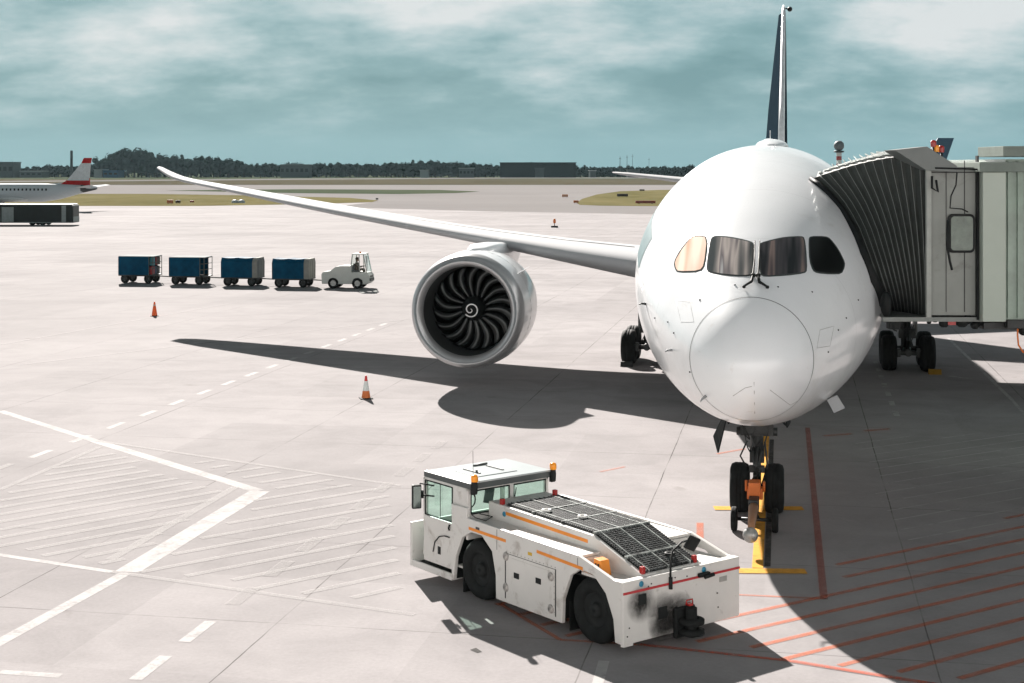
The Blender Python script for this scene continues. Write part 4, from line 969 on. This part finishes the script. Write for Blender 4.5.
# fittings under the floor
ub = MB()
for x, y, r in ((929, 322, .05), (944, 323, .11), (962, 322, .13), (975, 325, .1), (935, 320, .06), (968, 318, .08)): ub.ball(jb(px2w(x, y, 30.6)), r, 6, sq=(1, 1, .9))
ub.tube([jb(px2w(x, y, 30.6)) for x, y in ((940, 320), (958, 324), (972, 322), (990, 326), (1040, 322))], .035, 6); ub.tube([jb(px2w(x, y, 30.6)) for x, y in ((884, 318), (893, 323), (894, 330), (897, 331))], .02, 6).box(jb(px2w(890, 318, 30.6)), jb(px2w(896, 328, 30.9)))
ub.build('underfloor_fittings', M_black, br)
MB().box(jb(px2w(948, 318, 30.5)), jb(px2w(953, 324, 30.7))).build('underfloor_lamp', M_red, br)
MB().tube([jb(px2w(x, y, 30.3)) for x, y in ((1018, 322), (1017.5, 335), (1018.5, 345), (1023, 352), (1032, 356))], .018, 8).build('orange_hose', M_orange, br)
MB().ball(jb(px2w(1024, 330, 30.4)), .12, 7).build('hose_reel', M_black, br)

# terminal behind the camera: sunlit front that the airliner nose faces
tm = thing('terminal_building', 'long pale terminal front with window bands facing the apron', 'terminal', (0, -9, 0))
MB().box((-90, -22, 0), (90, 0, 5.2)).box((-90, -22, 9.2), (90, 0, 17)).box((-90, -22, 5.2), (90, -.6, 9.2)).build('wall', mat('terminal_panel', (.68, .68, .69), .6, var=.05), tm)
for k in range(30):
    x = -87+k*6; MB().box((x, -.59, 5.3), (x+5.6, -.5, 9.1)).build('window', mat('terminal_glass', (.30, .30, .29), .2, var=.2, vscale=.4), tm)

# ------------------------------------------------------------------ baggage train
M_tarp = mat('blue_tarpaulin', (.003, .050, .10), .7, spec=.06, var=.25, vscale=2.5, bump=.6, bscale=4)
M_cart = mat('cart_grey', (.22, .22, .20), .8, spec=.1, var=.15)
def cart(kind):
    t = thing('baggage_cart', '', 'baggage cart', group='covered baggage carts towed in a row')
    MB().box((-1.3, -.72, .47), (1.3, .72, .535)).box((-1.2, -.05, .40), (1.2, .05, .47)).build('chassis', M_dark, t, .01)
    top = 1.74 if kind else 1.68
    prof = [(-.76, .54), (-.78, 1.48), (-.60, top), (.60, top), (.78, 1.48), (.76, .54)] if kind else [(-.76, .54), (-.76, top-.02), (-.72, top), (.72, top), (.76, top-.02), (.76, .54)]
    rings = []
    for i in range(9):
        x = -1.28+2.2*i/8; sag = -.04*math.sin(math.pi*(i % 4)/4) if kind else 0
        rings.append([Vector((x, a, b+(sag if b > 1.5 else 0))) for a, b in prof])
    MB().loft(rings, closed=False, caps=False, smooth=False).build('cover', M_tarp, t)
    MB().prism(prof, -1.29, -1.25, 'x').build('front_panel', M_tarp, t)
    if kind:
        MB().prism([(a*.99, b-.01) for a, b in prof], .92, 1.28, 'x').build('end_panel', M_cart, t, .01)
        MB().box((1.283, -.5, .6), (1.29, -.46, 1.6)).box((1.283, .0, .6), (1.29, .04, 1.65)).box((1.283, .45, .6), (1.29, .49, 1.6)).build('panel_rib', M_dark, t)
    else:
        q = MB()
        for y in (-.74, 0, .72): q.box((1.22, y, .5), (1.26, y+.03, top))
        for z in (.56, .92, 1.28, 1.64): q.box((1.22, -.74, z), (1.26, .74, z+.04))
        q.box((.92, -.765, .5), (.97, -.74, top)).box((1.22, -.765, .5), (1.27, -.74, top))
        for z in (.92, 1.28): q.box((.95, -.765, z), (1.25, -.745, z+.04))
        q.build('end_frame', mat('cart_frame_dark', (.10, .11, .105), .7, spec=.1), t)
        MB().box((-1.27, -.74, top+.004), (1.27, .74, top+.03)).build('top_panel', mat('pale_top', (.40, .42, .42), .9, spec=0), t)
    for x in (-.85, .85):
        for y in (-.62, .62):
            a, b = MB(), MB(); tyre(a, b, (0, 0, 0), .30, .18)
            o = a.build('wheel', M_tyre, t); o.location = (x, y, .30); o.rotation_euler = (0, 0, R(90)); b.build('rim', M_dark, o)
    MB().tube([(1.28, 0, .44), (2.25, 0, .40)], .04, 6).build('drawbar', M_cart, t)
    return t
ra = math.atan2(-5.6, 14.1)*1.0
c0 = cart(False); c1 = cart(True); c0.scale = c1.scale = (.89, 1, 1)
cp = [gp(140.5, 282.7), gp(191, 284), gp(243, 285.4), gp(294, 286.8)]
rot = R(-8)
def bags(p, rz):
    for k, (x, y, z, c) in enumerate(((1.05, -.45, .56, (.35, .03, .04)), (1.06, -.1, .56, (.05, .07, .12)), (1.05, .4, .56, (.04, .04, .04)), (1.05, -.42, 1.12, (.03, .20, .24)), (1.05, .1, 1.12, (.30, .05, .05)), (1.04, .5, 1.12, (.06, .05, .04)))):
        o = MB().box((-.13, -.15, 0), (.13, .15, .5), 0, .04).tube([(0, -.07, .5), (0, -.07, .56), (0, .07, .56), (0, .07, .5)], .012, 5).build('suitcase', mat('case_%d' % k, c, .5))
        o.location = Vector(p)+Matrix.Rotation(rz, 3, 'Z') @ Vector((x*.89, y, z)); o.rotation_euler = (0, 0, rz)
        col = ('dark red', 'navy', 'black', 'teal', 'red', 'brown')[k]; row = 'bottom' if z < 1 else 'upper'
        tag(o, '%s suitcase in the %s row of the leftmost open ended baggage cart' % (col, row), 'suitcase', 'suitcases in the leftmost baggage cart')
c0.location = cp[1]; c0.rotation_euler = (0, 0, rot); c0['label'] = 'blue covered baggage cart with open barred end, second from left in the row'
a_ = dup(c0, cp[0], rot, 'leftmost blue baggage cart with luggage showing through its open end')
bags(cp[0]+Vector((0, 0, 0)), rot)
c1.location = cp[3]; c1.rotation_euler = (0, 0, rot); c1['label'] = 'blue tarpaulin baggage cart with grey end coupled directly behind the small tractor'
dup(c1, cp[2], rot, 'blue tarpaulin baggage cart with shiny creased top, third from left in the row')
# tractor
tp = gp(348, 288); M_tr = mat('tractor_white', (.50, .52, .49), .7, spec=.1, var=.05)
tr = thing('baggage_tractor', 'small pale baggage tractor towing the row of blue carts', 'baggage tractor', tp, rot)
MB().prism([(-1.45, .28), (-1.48, .85), (-1.4, .98), (-.95, 1.05), (-.62, 1.30), (-.30, 1.36), (.35, 1.36), (.35, 1.0), (1.30, .98), (1.45, .80), (1.45, .42), (1.30, .28), (1.05, .28), (1.02, .52), (.8, .66), (.5, .62), (.40, .28), (-.45, .28), (-.5, .5), (-.72, .64), (-1.0, .58), (-1.08, .28)], -.62, .62, 'y').build('body', M_tr, tr, .02)
cbm = MB()
for y in (-.58, .54):
    cbm.tube([(.32, y, 1.3), (.42, y, 2.05)], .035, 6).tube([(1.30, y, 1.0), (1.08, y, 2.05)], .035, 6).tube([(.85, y, 1.0), (.82, y, 2.05)], .03, 6)
cbm.box((.38, -.62, 2.03), (1.12, .60, 2.09), 0, .02).box((.3, -.6, 1.30), (.38, .6, 1.42)).build('cab_frame', M_tr, tr)
MB().add([(1.33, -.54, 1.0), (1.33, .52, 1.0), (1.11, .52, 2.02), (1.11, -.54, 2.02)], [(0, 1, 2, 3)]).add([(.36, -.52, 1.42), (.36, .5, 1.42), (.42, .5, 2.02), (.42, -.52, 2.02)], [(0, 1, 2, 3)]).build('window', M_glass, tr)
MB().box((1.45, -.5, .45), (1.50, .5, .62)).box((-1.56, -.1, .42), (-1.45, .1, .55)).box((1.452, -.35, .68), (1.46, .35, .8)).build('bumper', M_dark, tr)
MB().add([(1.34, -.60, 1.05), (1.40, -.85, 1.1), (1.40, -.85, 1.95), (1.20, -.60, 2.0)], [(0, 1, 2, 3)]).build('open_door', mat('door_grey_pale', (.5, .52, .5), .4), tr)
MB().lathe([(2.09, .06), (2.16, .06), (2.2, .02)], (.75, 0, 0), 'z', 10).build('beacon', M_orange, tr)
MB().box((.42, -.35, .95), (.75, .1, 1.10), 0, .03).box((.40, -.35, 1.05), (.48, .1, 1.5), 0, .02).build('seat', M_int, tr)
MB().tube([(1.1, -.12, 1.0), (.98, -.12, 1.32)], .02, 6).lathe([(-.01, .16), (.01, .16)], (.97, -.12, 1.34), 'z', 14).build('steering_wheel', M_black, tr)
for x in (-.75, .72):
    for y in (-.56, .56):
        a, b = MB(), MB(); tyre(a, b, (0, 0, 0), .33, .2); o = a.build('wheel', M_tyre, tr); o.location = (x, y, .33); o.rotation_euler = (0, 0, R(90)); b.build('rim', mat('pale_rim', (.5, .5, .48), .4), o)
# driver (seated)
def person(loc, rz):
    pts = {'p': ((0, 0, 1.15), .15), 'c': ((-.02, 0, 1.40), .17), 'n': ((0, 0, 1.58), .065), 'h': ((.03, 0, 1.74), .105), 'h2': ((.03, 0, 1.82), .085)}
    vs, es, rs = [], [], []
    def av(p, r): vs.append(p); rs.append(r); return len(vs)-1
    p = av((0, 0, 1.15), .15); c = av((-.02, 0, 1.38), .165); s = av((-.01, 0, 1.50), .12); n = av((0, 0, 1.58), .06); h = av((.03, 0, 1.70), .10); h2 = av((.02, 0, 1.80), .085)
    es += [(p, c), (c, s), (s, n), (n, h), (h, h2)]
    for y in (-1, 1):
        sh = av((0, y*.19, 1.47), .065); el = av((.16, y*.23, 1.26), .045); ha = av((.38, y*.12, 1.34), .035); hd_ = av((.45, y*.10, 1.35), .03)
        es += [(s, sh), (sh, el), (el, ha), (ha, hd_)]
        hp_ = av((.06, y*.1, 1.12), .10); kn = av((.42, y*.13, 1.16), .07); an = av((.52, y*.13, .80), .045); ft_ = av((.64, y*.13, .77), .04)
        es += [(p, hp_), (hp_, kn), (kn, an), (an, ft_)]
    me = bpy.data.meshes.new('person'); me.from_pydata(vs, es, []); o = bpy.data.objects.new('person', me); C.objects.link(o)
    md = o.modifiers.new('skin', 'SKIN')
    for i, r in enumerate(rs): me.skin_vertices[0].data[i].radius = (r, r)
    me.skin_vertices[0].data[0].use_root = True
    o.modifiers.new('sub', 'SUBSURF').levels = 1; o.modifiers['sub'].render_levels = 1
    me.materials.append(mat('driver_clothes', (.10, .09, .07), .8)); o.location = loc; o.rotation_euler = (0, 0, rz)
    MB().ball((.03, 0, 1.77), .115, 8, sq=(1, .95, .9)).build('hair', mat('hair_dark', (.03, .02, .015), .8), o)
    MB().ball((.10, 0, 1.70), .075, 8, sq=(.6, .9, 1.1)).build('face', mat('skin_tone', (.45, .27, .20), .6), o)
    return o
pr = person(Vector(tp)+Matrix.Rotation(rot, 3, 'Z') @ Vector((.56, -.12, 0.0)), rot); tag(pr, 'seated driver in dark clothes at the wheel of the small baggage tractor', 'person')

# ------------------------------------------------------------------ cones and marker
def cone(p, label, banded):
    t = thing('traffic_cone', label, 'traffic cone', p, R(15))
    MB().box((-.2, -.2, 0), (.2, .2, .03), 0, .01).build('base', M_tyre, t)
    if banded:
        MB().lathe([(.03, .14), (.25, .105)], (0, 0, 0), 'z', 20).build('lower_band', M_orange, t); MB().lathe([(.25, .106), (.55, .055)], (0, 0, 0), 'z', 20).build('white_band', mat('cone_white', (.70, .74, .72), .5), t); MB().lathe([(.55, .054), (.70, .032), (.72, .02), (.72, .001)], (0, 0, 0), 'z', 20).build('tip', mat('cone_red', (.6, .04, .04), .5), t)
    else: MB().lathe([(.03, .14), (.68, .035), (.70, .02), (.70, .001)], (0, 0, 0), 'z', 20).build('cone', mat('cone_orange', (.85, .12, .02), .5), t); MB().lathe([(.5, .067), (.56, .057)], (0, 0, 0), 'z', 20).build('band', mat('cone_grey', (.5, .42, .38), .5), t)
cone(gp(366, 398.5), 'orange and white banded traffic cone with red tip beside the engine shadow', True)
cone(gp(154.5, 316), 'plain orange traffic cone on the apron below the blue carts', False)
p = gp(554.5, 227.5); mk = thing('marker_post', 'orange marker lamp on a dark block standing on the empty apron', 'marker', p)
MB().box((-.42, -.2, 0), (.42, .2, .22), 0, .03).build('base', M_black, mk); MB().tube([(0, 0, .22), (0, 0, .5)], .05, 6).build('post', M_dark, mk); MB().lathe([(.5, .08), (.6, .17), (.95, .15), (1.1, .05), (1.1, .001)], (0, 0, 0), 'z', 12).build('lamp', M_orange, mk)

# ------------------------------------------------------------------ apron bus
bp = gp(79, 225.5); bus = thing('apron_bus', 'long dark glazed apron bus parked below the red and white tail', 'bus', (bp.x-7.8, bp.y+1.4, 0), R(0))
M_busg = mat('bus_dark_glass', (.010, .014, .013), .35, spec=.2, var=.3, vscale=1); M_busw = mat('bus_pale_panel', (.24, .27, .265), .6, spec=.1)
MB().box((-7.1, -1.35, .32), (7.05, 1.35, 2.55), 0, .12).build('body', M_busg, bus)
MB().box((-7.0, -1.3, 2.54), (6.9, 1.3, 2.70), 0, .05).build('roof', mat('bus_roof', (.30, .32, .32), .5), bus)
MB().box((5.6, -1.365, .40), (6.15, -1.345, 2.5)).box((-6, -1.365, .34), (7.0, -1.352, .42)).box((7.05, -1.3, .4), (7.07, 1.3, 1.1)).build('pale_panel', M_busw, bus)
for x, ww in ((-2.6, .5), (-1.9, 1.5)): MB().box((x, -1.37, .45), (x+ww, -1.352, 2.3)).build('door', M_busw, bus)
for k in range(9): MB().box((-6.8+1.45*k, -1.362, 1.2), (-6.77+1.45*k, -1.352, 2.4)).build('window_pillar', M_black, bus)
for x in (-4.7, 1.9, 3.2):
    for y in (-1.15, 1.15):
        o = wheel(bus, (0, 0, 0), .42, .28); o.location = (x, y, .42); o.rotation_euler = (0, 0, R(90))

# ------------------------------------------------------------------ far airliners
def farjet(name, label, cx, cy, rz, L_, rad, ch, tailh, finmats, body, group=None, fold=1.0):
    t = thing(name, label, 'airliner', (cx, cy, 0), rz)      # local +x = tail direction, origin at tail end
    rings = []
    for x, r, z in ((-L_, .05, ch-.3), (-L_+.6, rad*.5, ch-.25), (-L_+2, rad*.85, ch-.1), (-L_+4, rad, ch), (-9, rad, ch), (-6, rad*.82, ch+.2), (-3, rad*.5, ch+.55), (-1, rad*.26, ch+.8), (0, rad*.1, ch+.9)):
        rings.append([Vector((x, r*math.cos(a), z+r*math.sin(a))) for a in [2*math.pi*j/20 for j in range(20)]])
    MB().loft(rings).build('fuselage', body, t)
    return t
j2 = farjet('regional_jet', 'white regional jet with red and white tail fin behind the dark bus', (97-512)/F*252, 252, R(0), 36, 1.55, 3.05, 9, None, mat('jet_grey_white', (.46, .50, .52), .7, spec=.08, var=.04, vscale=.3))
def finp(mb, x0, x1, tx0, tx1, z0, z1, th=.2):
    mb.add([(x0, -th, z0), (x1, -th, z0), (tx1, -th*.5, z1), (tx0, -th*.5, z1), (x0, th, z0), (x1, th, z0), (tx1, th*.5, z1), (tx0, th*.5, z1)], [(0, 1, 2, 3), (7, 6, 5, 4), (0, 4, 5, 1), (1, 5, 6, 2), (2, 6, 7, 3), (3, 7, 4, 0)]); return mb
M_rd = mat('livery_red', (.36, .02, .02), .9, spec=0, var=.1); M_lw = mat('livery_white', (.52, .55, .56), .8, spec=.05)
MB().lathe([(-2.6, .75), (-1.5, .5), (-.3, .22), (0.05, .08)], (0, 0, 3.72), 'x', 14).build('tail_cone', M_dark, j2)
f2 = finp(MB(), -5.0, -1.3, -2.65, -1.05, 5.1, 8.0).build('fin', M_lw, j2)
finp(MB(), -6.4, -1.22, -4.5, -1.22, 4.25, 5.5, .23).build('fin_base', M_rd, f2); finp(MB(), -2.62, -1.03, -2.2, -.85, 8.0, 8.9, .12).build('fin_tip', M_rd, f2)
MB().prism([(-5.9, 4.2), (-8.2, 4.55), (-5.6, 4.8)], -.1, .1, 'y').build('fin_fillet', M_lw, f2)
for sg in (-1, 1):
    MB().loft([[Vector((x, sg*y, z+h_)) for x, h_ in ((a, 0), (a+c*.5, .1), (a+c, 0), (a+c*.5, -.08))] for y, a, c, z in ((.3, -4, 3, 3.9), (5.2, -.6, 1.4, 4.3))], smooth=False).build('stabiliser', M_lw, j2)
    MB().loft([[Vector((x, sg*y, z+h_)) for x, h_ in ((a, 0), (a+c*.4, .25), (a+c, 0), (a+c*.4, -.2))] for y, a, c, z in ((1.2, -21, 5, 2.3), (13, -15.5, 1.5, 3.4))], smooth=False).build('wing', M_lw, j2)
    MB().lathe([(-20.5, .6), (-20.3, .75), (-18, .7), (-17, .45)], (0, sg*4.2, 1.55), 'x', 16).build('engine', mat('jet_engine_grey', (.14, .15, .15), .4), j2)
    MB().tube([(-17.3, sg*2.6, 2.2), (-17.3, sg*2.6, .4)], .12, 6).build('gear_leg', M_dark, j2)
    wheel(j2, (0, 0, 0), .45, .3).location = (-17.3, sg*2.6, .45)
MB().tube([(-33, 0, 1.8), (-33, 0, .35)], .1, 6).build('gear_leg', M_dark, j2); wheel(j2, (0, 0, 0), .35, .25).location = (-33, 0, .35)
MB().loft([[Vector((-20+11*i/8, 1.7*math.cos(a)*math.sin(math.pi*(i+.3)/8.6), 2.0+.55*math.sin(a)*math.sin(math.pi*(i+.3)/8.6))) for a in [2*math.pi*j/14 for j in range(14)]] for i in range(9)]).build('belly_fairing', mat('belly_grey', (.55, .57, .56), .4), j2)
for k in range(34):
    x = -30+k*.66
    MB().box((x, -1.56, 3.42), (x+.26, -1.45, 3.78), 0, .03).build('cabin_window', M_black, j2)
j3x = (952-512)/F*170
j3 = farjet('distant_airliner', 'airliner with dark blue tail fin rising behind the jet bridge roof', j3x, 170, 0, 26, 1.8, 3.5, 10, None, M_lw)
f3 = finp(MB(), -5.2, -1.8, -1.6, .2, 4.9, 10.6).build('fin', mat('tail_blue', (.01, .055, .10), .35), j3)
MB().box((-2.6, -.24, 6.6), (-1.6, -.20, 8.6)).build('fin_emblem', mat('emblem_cyan', (.02, .28, .42), .4), f3)
MB().tube([(-14, 2.5, 3), (-14, 2.5, .4)], .15, 6).tube([(-14, -2.5, 3), (-14, -2.5, .4)], .15, 6).tube([(-22, 0, 2.2), (-22, 0, .3)], .12, 6).build('gear_leg', M_dark, j3)
for x, y in ((-14, 2.5), (-14, -2.5), (-22, 0)): wheel(j3, (0, 0, 0), .5, .35).location = (x, y, .5)


# ------------------------------------------------------------------ radar tower, masts, far buildings
rt = thing('radar_tower', 'slim tower with red and white bands carrying a grey radar ball', 'radar tower', ((839-512)/F*560, 560, 0))
for k in range(9):
    MB().lathe([(k*1.45, 1.0), ((k+1)*1.45, 1.0)], (0, 0, 0), 'z', 14).build('band', M_red if k % 2 else mat('tower_white', (.6, .6, .58), .6), rt)
MB().lathe([(12.9, 1.1), (13.1, 1.9), (13.6, 1.9), (13.7, .9)], (0, 0, 0), 'z', 16).build('platform', M_dark, rt)
MB().ball((0, 0, 15.5), 1.95, 10).build('radome', mat('radome_grey', (.12, .14, .15), .6), rt)
def mast(x, ytop, d, label, r=.15):
    o = MB().tube([(0, 0, 0), (0, 0, H+(HY-ytop)/F*d)], [r, r*.5], 6).tube([(-.8, 0, (H+(HY-ytop)/F*d)*.9), (.8, 0, (H+(HY-ytop)/F*d)*.9)], r*.5, 5).build('mast', M_dark); o.location = ((x-512)/F*d, d, 0); tag(o, label, 'mast')
mast(627, 155, 1150, 'thin dark mast above the trees left of the airliner crown, the left one', .28)
mast(632.5, 154, 1150, 'thin tall mast just left of the far tree row end', .2)
mast(649, 157.5, 1150, 'short mast poking from the far trees nearest the airliner', .2)
mast(620, 156.5, 1150, 'pale spire like mast rising from the far trees', .35)
def chim(x, yt, wd, d, label):
    z = H+(HY-yt)/F*d; o = MB().lathe([(0, wd*.6), (z, wd*.5), (z, .01)], (0, 0, 0), 'z', 12).build('chimney', mat('chimney_dark', (.06, .065, .065), .8)); o.location = ((x-512)/F*d, d, 0); tag(o, label, 'chimney')
chim(71.5, 150.5, 2.0, 1150, 'slim dark chimney above the woods behind the red and white tail')
def bldg(x0, x1, yt, yb, d, label, wall, roofc, name='building', wins=0):
    z0 = 0; z1 = H+(HY-yt)/F*d; xa, xb = (x0-512)/F*d, (x1-512)/F*d
    t = thing(name, label, 'building', ((xa+xb)/2, d, 0)); hw = (xb-xa)/2
    MB().box((-hw, 0, 0), (hw, 18, z1)).build('wall', wall, t); MB().box((-hw-.4, -.4, z1), (hw+.4, 18.4, z1+.5)).build('roof', roofc, t)
    for k in range(wins):
        x = -hw+2*hw*(k+.2)/wins; MB().box((x, -.12, z1*.45), (x+2*hw*.6/wins, -.02, z1*.72)).build('window', M_black, t)
D1 = 1120
gw = mat('far_white_wall', (.28, .30, .30), .7, spec=0); gd = mat('far_dark_wall', (.012, .018, .018), .8, spec=0); gb_ = mat('far_blue_wall', (.03, .09, .16), .7, spec=0); gm = mat('far_grey_wall', (.09, .105, .105), .8, spec=0)
bldg(-14, 13, 162.5, 176, D1, 'grey block building at the far left edge behind the field', gm, gm, wins=5)
bldg(20, 42, 171.5, 176, D1, 'low pale building in the trees left of the chimney', gm, gw, wins=4)
bldg(94, 102, 170, 176, D1, 'small white shed among trees right of the red and white tail', gw, gw)
bldg(103, 118, 171, 176, D1, 'low blue building among trees right of the red and white tail', gb_, gb_, wins=3)
bldg(280, 309, 165, 176, D1, 'pale two storey building set in the tree line above the wing', gm, gw, wins=6)
bldg(420, 428, 170.5, 176, D1, 'small white hut in front of the distant trees above the engine', gw, gw)
bldg(459, 474, 168.5, 176, D1, 'low white roofed building left of the long dark block', gm, gw, wins=4)
bldg(500, 576, 163, 176, D1, 'long dark flat roofed block in the far tree line', gd, gd, wins=0)
bldg(535, 544, 168.5, 172, D1-3, 'small pale hut in front of the long dark block', gm, gm)
bldg(590, 596, 171, 176, D1, 'small grey hut right of the long dark block', gm, gw)
bldg(628, 640, 170, 176, D1, 'low grey shed below the tall thin masts', gm, gm)

# ------------------------------------------------------------------ trees
M_leaf = []
for i, c in enumerate(((.014, .030, .026), (.019, .038, .031), (.011, .025, .022))):
    M_leaf.append(mat('foliage_%d' % i, c, .9, var=.5, vscale=.25, spec=0))
M_bark = mat('bark', (.02, .018, .014), .9, spec=0)
def mesh_tree(seed, conif=False):
    rnd = random.Random(seed); cr = MB(); hgt = 10.0
    lobes = [(rnd.uniform(-2.6, 2.6), rnd.uniform(-2.2, 2.2), rnd.uniform(3.0, 8.2), rnd.uniform(1.5, 2.6)) for _ in range(9)]
    if conif: lobes = [(rnd.uniform(-.3, .3), 0, 1.6+k*.9, 2.2*(1-k/10)) for k in range(9)]
    for lx, ly, lz, lr in lobes:
        cr.ball((lx, ly, lz), lr*.78, 5)
        for _ in range(34):
            d = Vector((rnd.gauss(0, 1), rnd.gauss(0, 1), rnd.gauss(0, 1))).normalized(); p = Vector((lx, ly, lz))+d*lr*rnd.uniform(.55, 1.08)
            if p.z < .6: continue
            s_ = rnd.uniform(.35, .75); a = d.orthogonal().normalized()*s_; b = d.cross(a).normalized()*s_; q = Vector((rnd.uniform(-.3, .3),)*3)
            cr.add([p-a-b*.6, p+a-b*.4+q*.3, p+a*.5+b, p-a*.8+b*.7-q*.3], [(0, 1, 2, 3)])
    tk = MB().tube([(0, 0, 0), (.1, 0, 2.5), (0, .1, 5.5), (.1, 0, 8)], [.35, .28, .16, .05], 7)
    for _ in range(5):
        a = rnd.uniform(0, 6.28); z = rnd.uniform(2, 5); tk.tube([(0, 0, z), (1.8*math.cos(a), 1.8*math.sin(a), z+1.8)], [.12, .04], 5)
    return cr, tk
protos = []
for i in range(5):
    cr, tk = mesh_tree(11+i, i == 4); t = thing('tree', '', 'tree', (0, 0, 0), 0)
    cr.build('crown', M_leaf[i % 3], t); tk.build('trunk', M_bark, t); protos.append([t, False])
fh_ = pchip([(-120, 13), (0, 12), (20, 10), (60, 13), (85, 12), (100, 21), (115, 28), (135, 29), (150, 25), (175, 24), (200, 22), (225, 19), (262, 15), (300, 14), (320, 16), (400, 16), (440, 17), (500, 13), (540, 14), (560, 15), (600, 11.5), (650, 11.5), (700, 12), (1200, 13)])
fh = lambda x: fh_(x)*.95
def tlabel(x):
    if x < 95: return 'dark tree in the low tree row at the far left behind the jet tail', 'trees in the low row at far left'
    if x < 262: return 'tall dark tree in the high wood right of the red and white tail', 'trees of the high wood'
    if x < 500: return 'dark tree in the even tree line beyond the wing', 'trees in the line beyond the wing'
    if x < 580: return 'dark tree beside or behind the long dark flat roofed block', 'trees around the long dark block'
    return 'dark tree in the thin low row right of the long dark block', 'trees in the low row at right'
rt_ = random.Random(5)
def put(x, d, px_h, idx):
    pr_ = protos[idx]; lab, grp = tlabel(x)
    hm = px_h/F*d+ (0); sc = hm/9.6; loc = ((x-512)/F*d, d, -.05)
    sx = sc*rt_.uniform(.95, 1.3)*(.85 if px_h > 20 else 1)
    if not pr_[1]:
        o = pr_[0]; pr_[1] = True; o.location = loc; o.rotation_euler = (0, 0, rt_.uniform(0, 6)); o['label'] = lab
    else: o = dup(pr_[0], loc, rt_.uniform(0, 6), lab)
    o.scale = (sx, sx, sc); o['group'] = grp
x = -30.0
while x < 1060:
    put(x, 1150+rt_.uniform(-12, 12), fh(x)*rt_.uniform(.72, 1.0), rt_.choice((0, 1, 2, 3, 0, 1, 2, 3, 4))); x += rt_.uniform(6.0, 9.5)
x = -30.0
while x < 700:
    put(x, 1190+rt_.uniform(-8, 8), fh(x)*rt_.uniform(.90, 1.14), rt_.choice((0, 1, 2, 3, 0, 1, 2, 3, 4))); x += rt_.uniform(7, 11)
# dense understorey of the far wood, one mass
us = MB(); ru = random.Random(3)
for k in range(8000):
    xx = ru.uniform(-60, 1080); d = 1210+ru.uniform(0, 25); h_ = fh(xx)/F*d*ru.uniform(.02, .78); s_ = ru.uniform(.9, 2.2); p = Vector(((xx-512)/F*d, d, h_))
    a = Vector((ru.gauss(0, 1), ru.gauss(0, .4), ru.gauss(0, .6))).normalized()*s_; b = Vector((ru.gauss(0, .5), ru.gauss(0, .3), ru.gauss(0, 1))).normalized()*s_
    us.add([p-a, p-b, p+a, p+b], [(0, 1, 2, 3)])
uo = us.build('woodland', M_leaf[0]); uo['kind'] = 'stuff'; uo['label'] = 'dense dark woodland filling in behind the tree line'; uo['category'] = 'woodland'

# small apron signs in the grass
def sign(x, y, wpx, hpx, label, m):
    p = gp(x, y); wd = wpx/F*p.y; ht = hpx/F*p.y; t = thing('taxiway_sign', label, 'sign', p)
    MB().box((-wd/2, -.12, .15), (wd/2, .12, .15+ht), 0, .03).build('panel', m, t); MB().box((-wd*.35, -.05, 0), (-wd*.3, .05, .15)).box((wd*.3, -.05, 0), (wd*.35, .05, .15)).build('leg', M_dark, t)
M_so = mat('sign_orange', (.50, .16, .06), .6); M_sb = mat('sign_dark', (.05, .04, .035), .6); M_sr = mat('sign_red', (.30, .06, .035), .6)
sign(170, 204, 6, 3.4, 'small orange taxiway sign in the dry grass strip above the carts', M_so)
sign(178, 203.6, 5, 2.6, 'small dark taxiway sign right beside the orange one in dry grass', M_sb)
sign(192, 203, 4, 1.8, 'low brown taxiway marker right of the dark sign in dry grass', M_sr)
sign(622.5, 197, 11, 2.6, 'dark taxiway sign in the middle of the right grass island', M_sb)
sign(645.5, 204, 20, 2.6, 'long red brown sign at the front edge of the right grass island', M_sr)
sign(565, 197.5, 6, 2.6, 'pale orange sign on the taxiway left of the right grass island', mat('sign_pale_orange', (.62, .32, .2), .6))
sign(576, 203.5, 5, 2.4, 'orange marker at the left tip of the right grass island', M_so)
sign(642, 191.3, 5, 1.5, 'tiny dark sign at the back of the right grass island', M_sb)
sign(377, 200.3, 2.5, 1.8, 'tiny dark marker at the pointed end of the grass strip', M_sb)
for x, lab in ((235, 'left one of two white round tank lids in the dry grass'), (241.5, 'right one of two white round tank lids in the dry grass')):
    p = gp(x, 203); o = MB().lathe([(0, .75), (.35, .72), (.6, .5), (.7, .05)], (0, 0, 0), 'z', 14).build('tank_lid', mat('pale_lid', (.42, .46, .48), .5)); o.location = p; tag(o, lab, 'tank lid')

# ------------------------------------------------------------------ air
HZ = True
if HZ:
    hm = bpy.data.materials.new('haze_air'); hm.use_nodes = True; n, l = hm.node_tree.nodes, hm.node_tree.links; n.remove(n['Principled BSDF'])
    pv = n.new('ShaderNodeVolumePrincipled'); pv.inputs['Color'].default_value = (.60, .85, .95, 1); pv.inputs['Density'].default_value = .000022; pv.inputs['Anisotropy'].default_value = .3
    l.new(pv.outputs[0], n['Material Output'].inputs['Volume'])
    ho = MB().box((-2600, -420, -1.2), (2600, 2900, 60)).build('haze', hm); ho['kind'] = 'stuff'
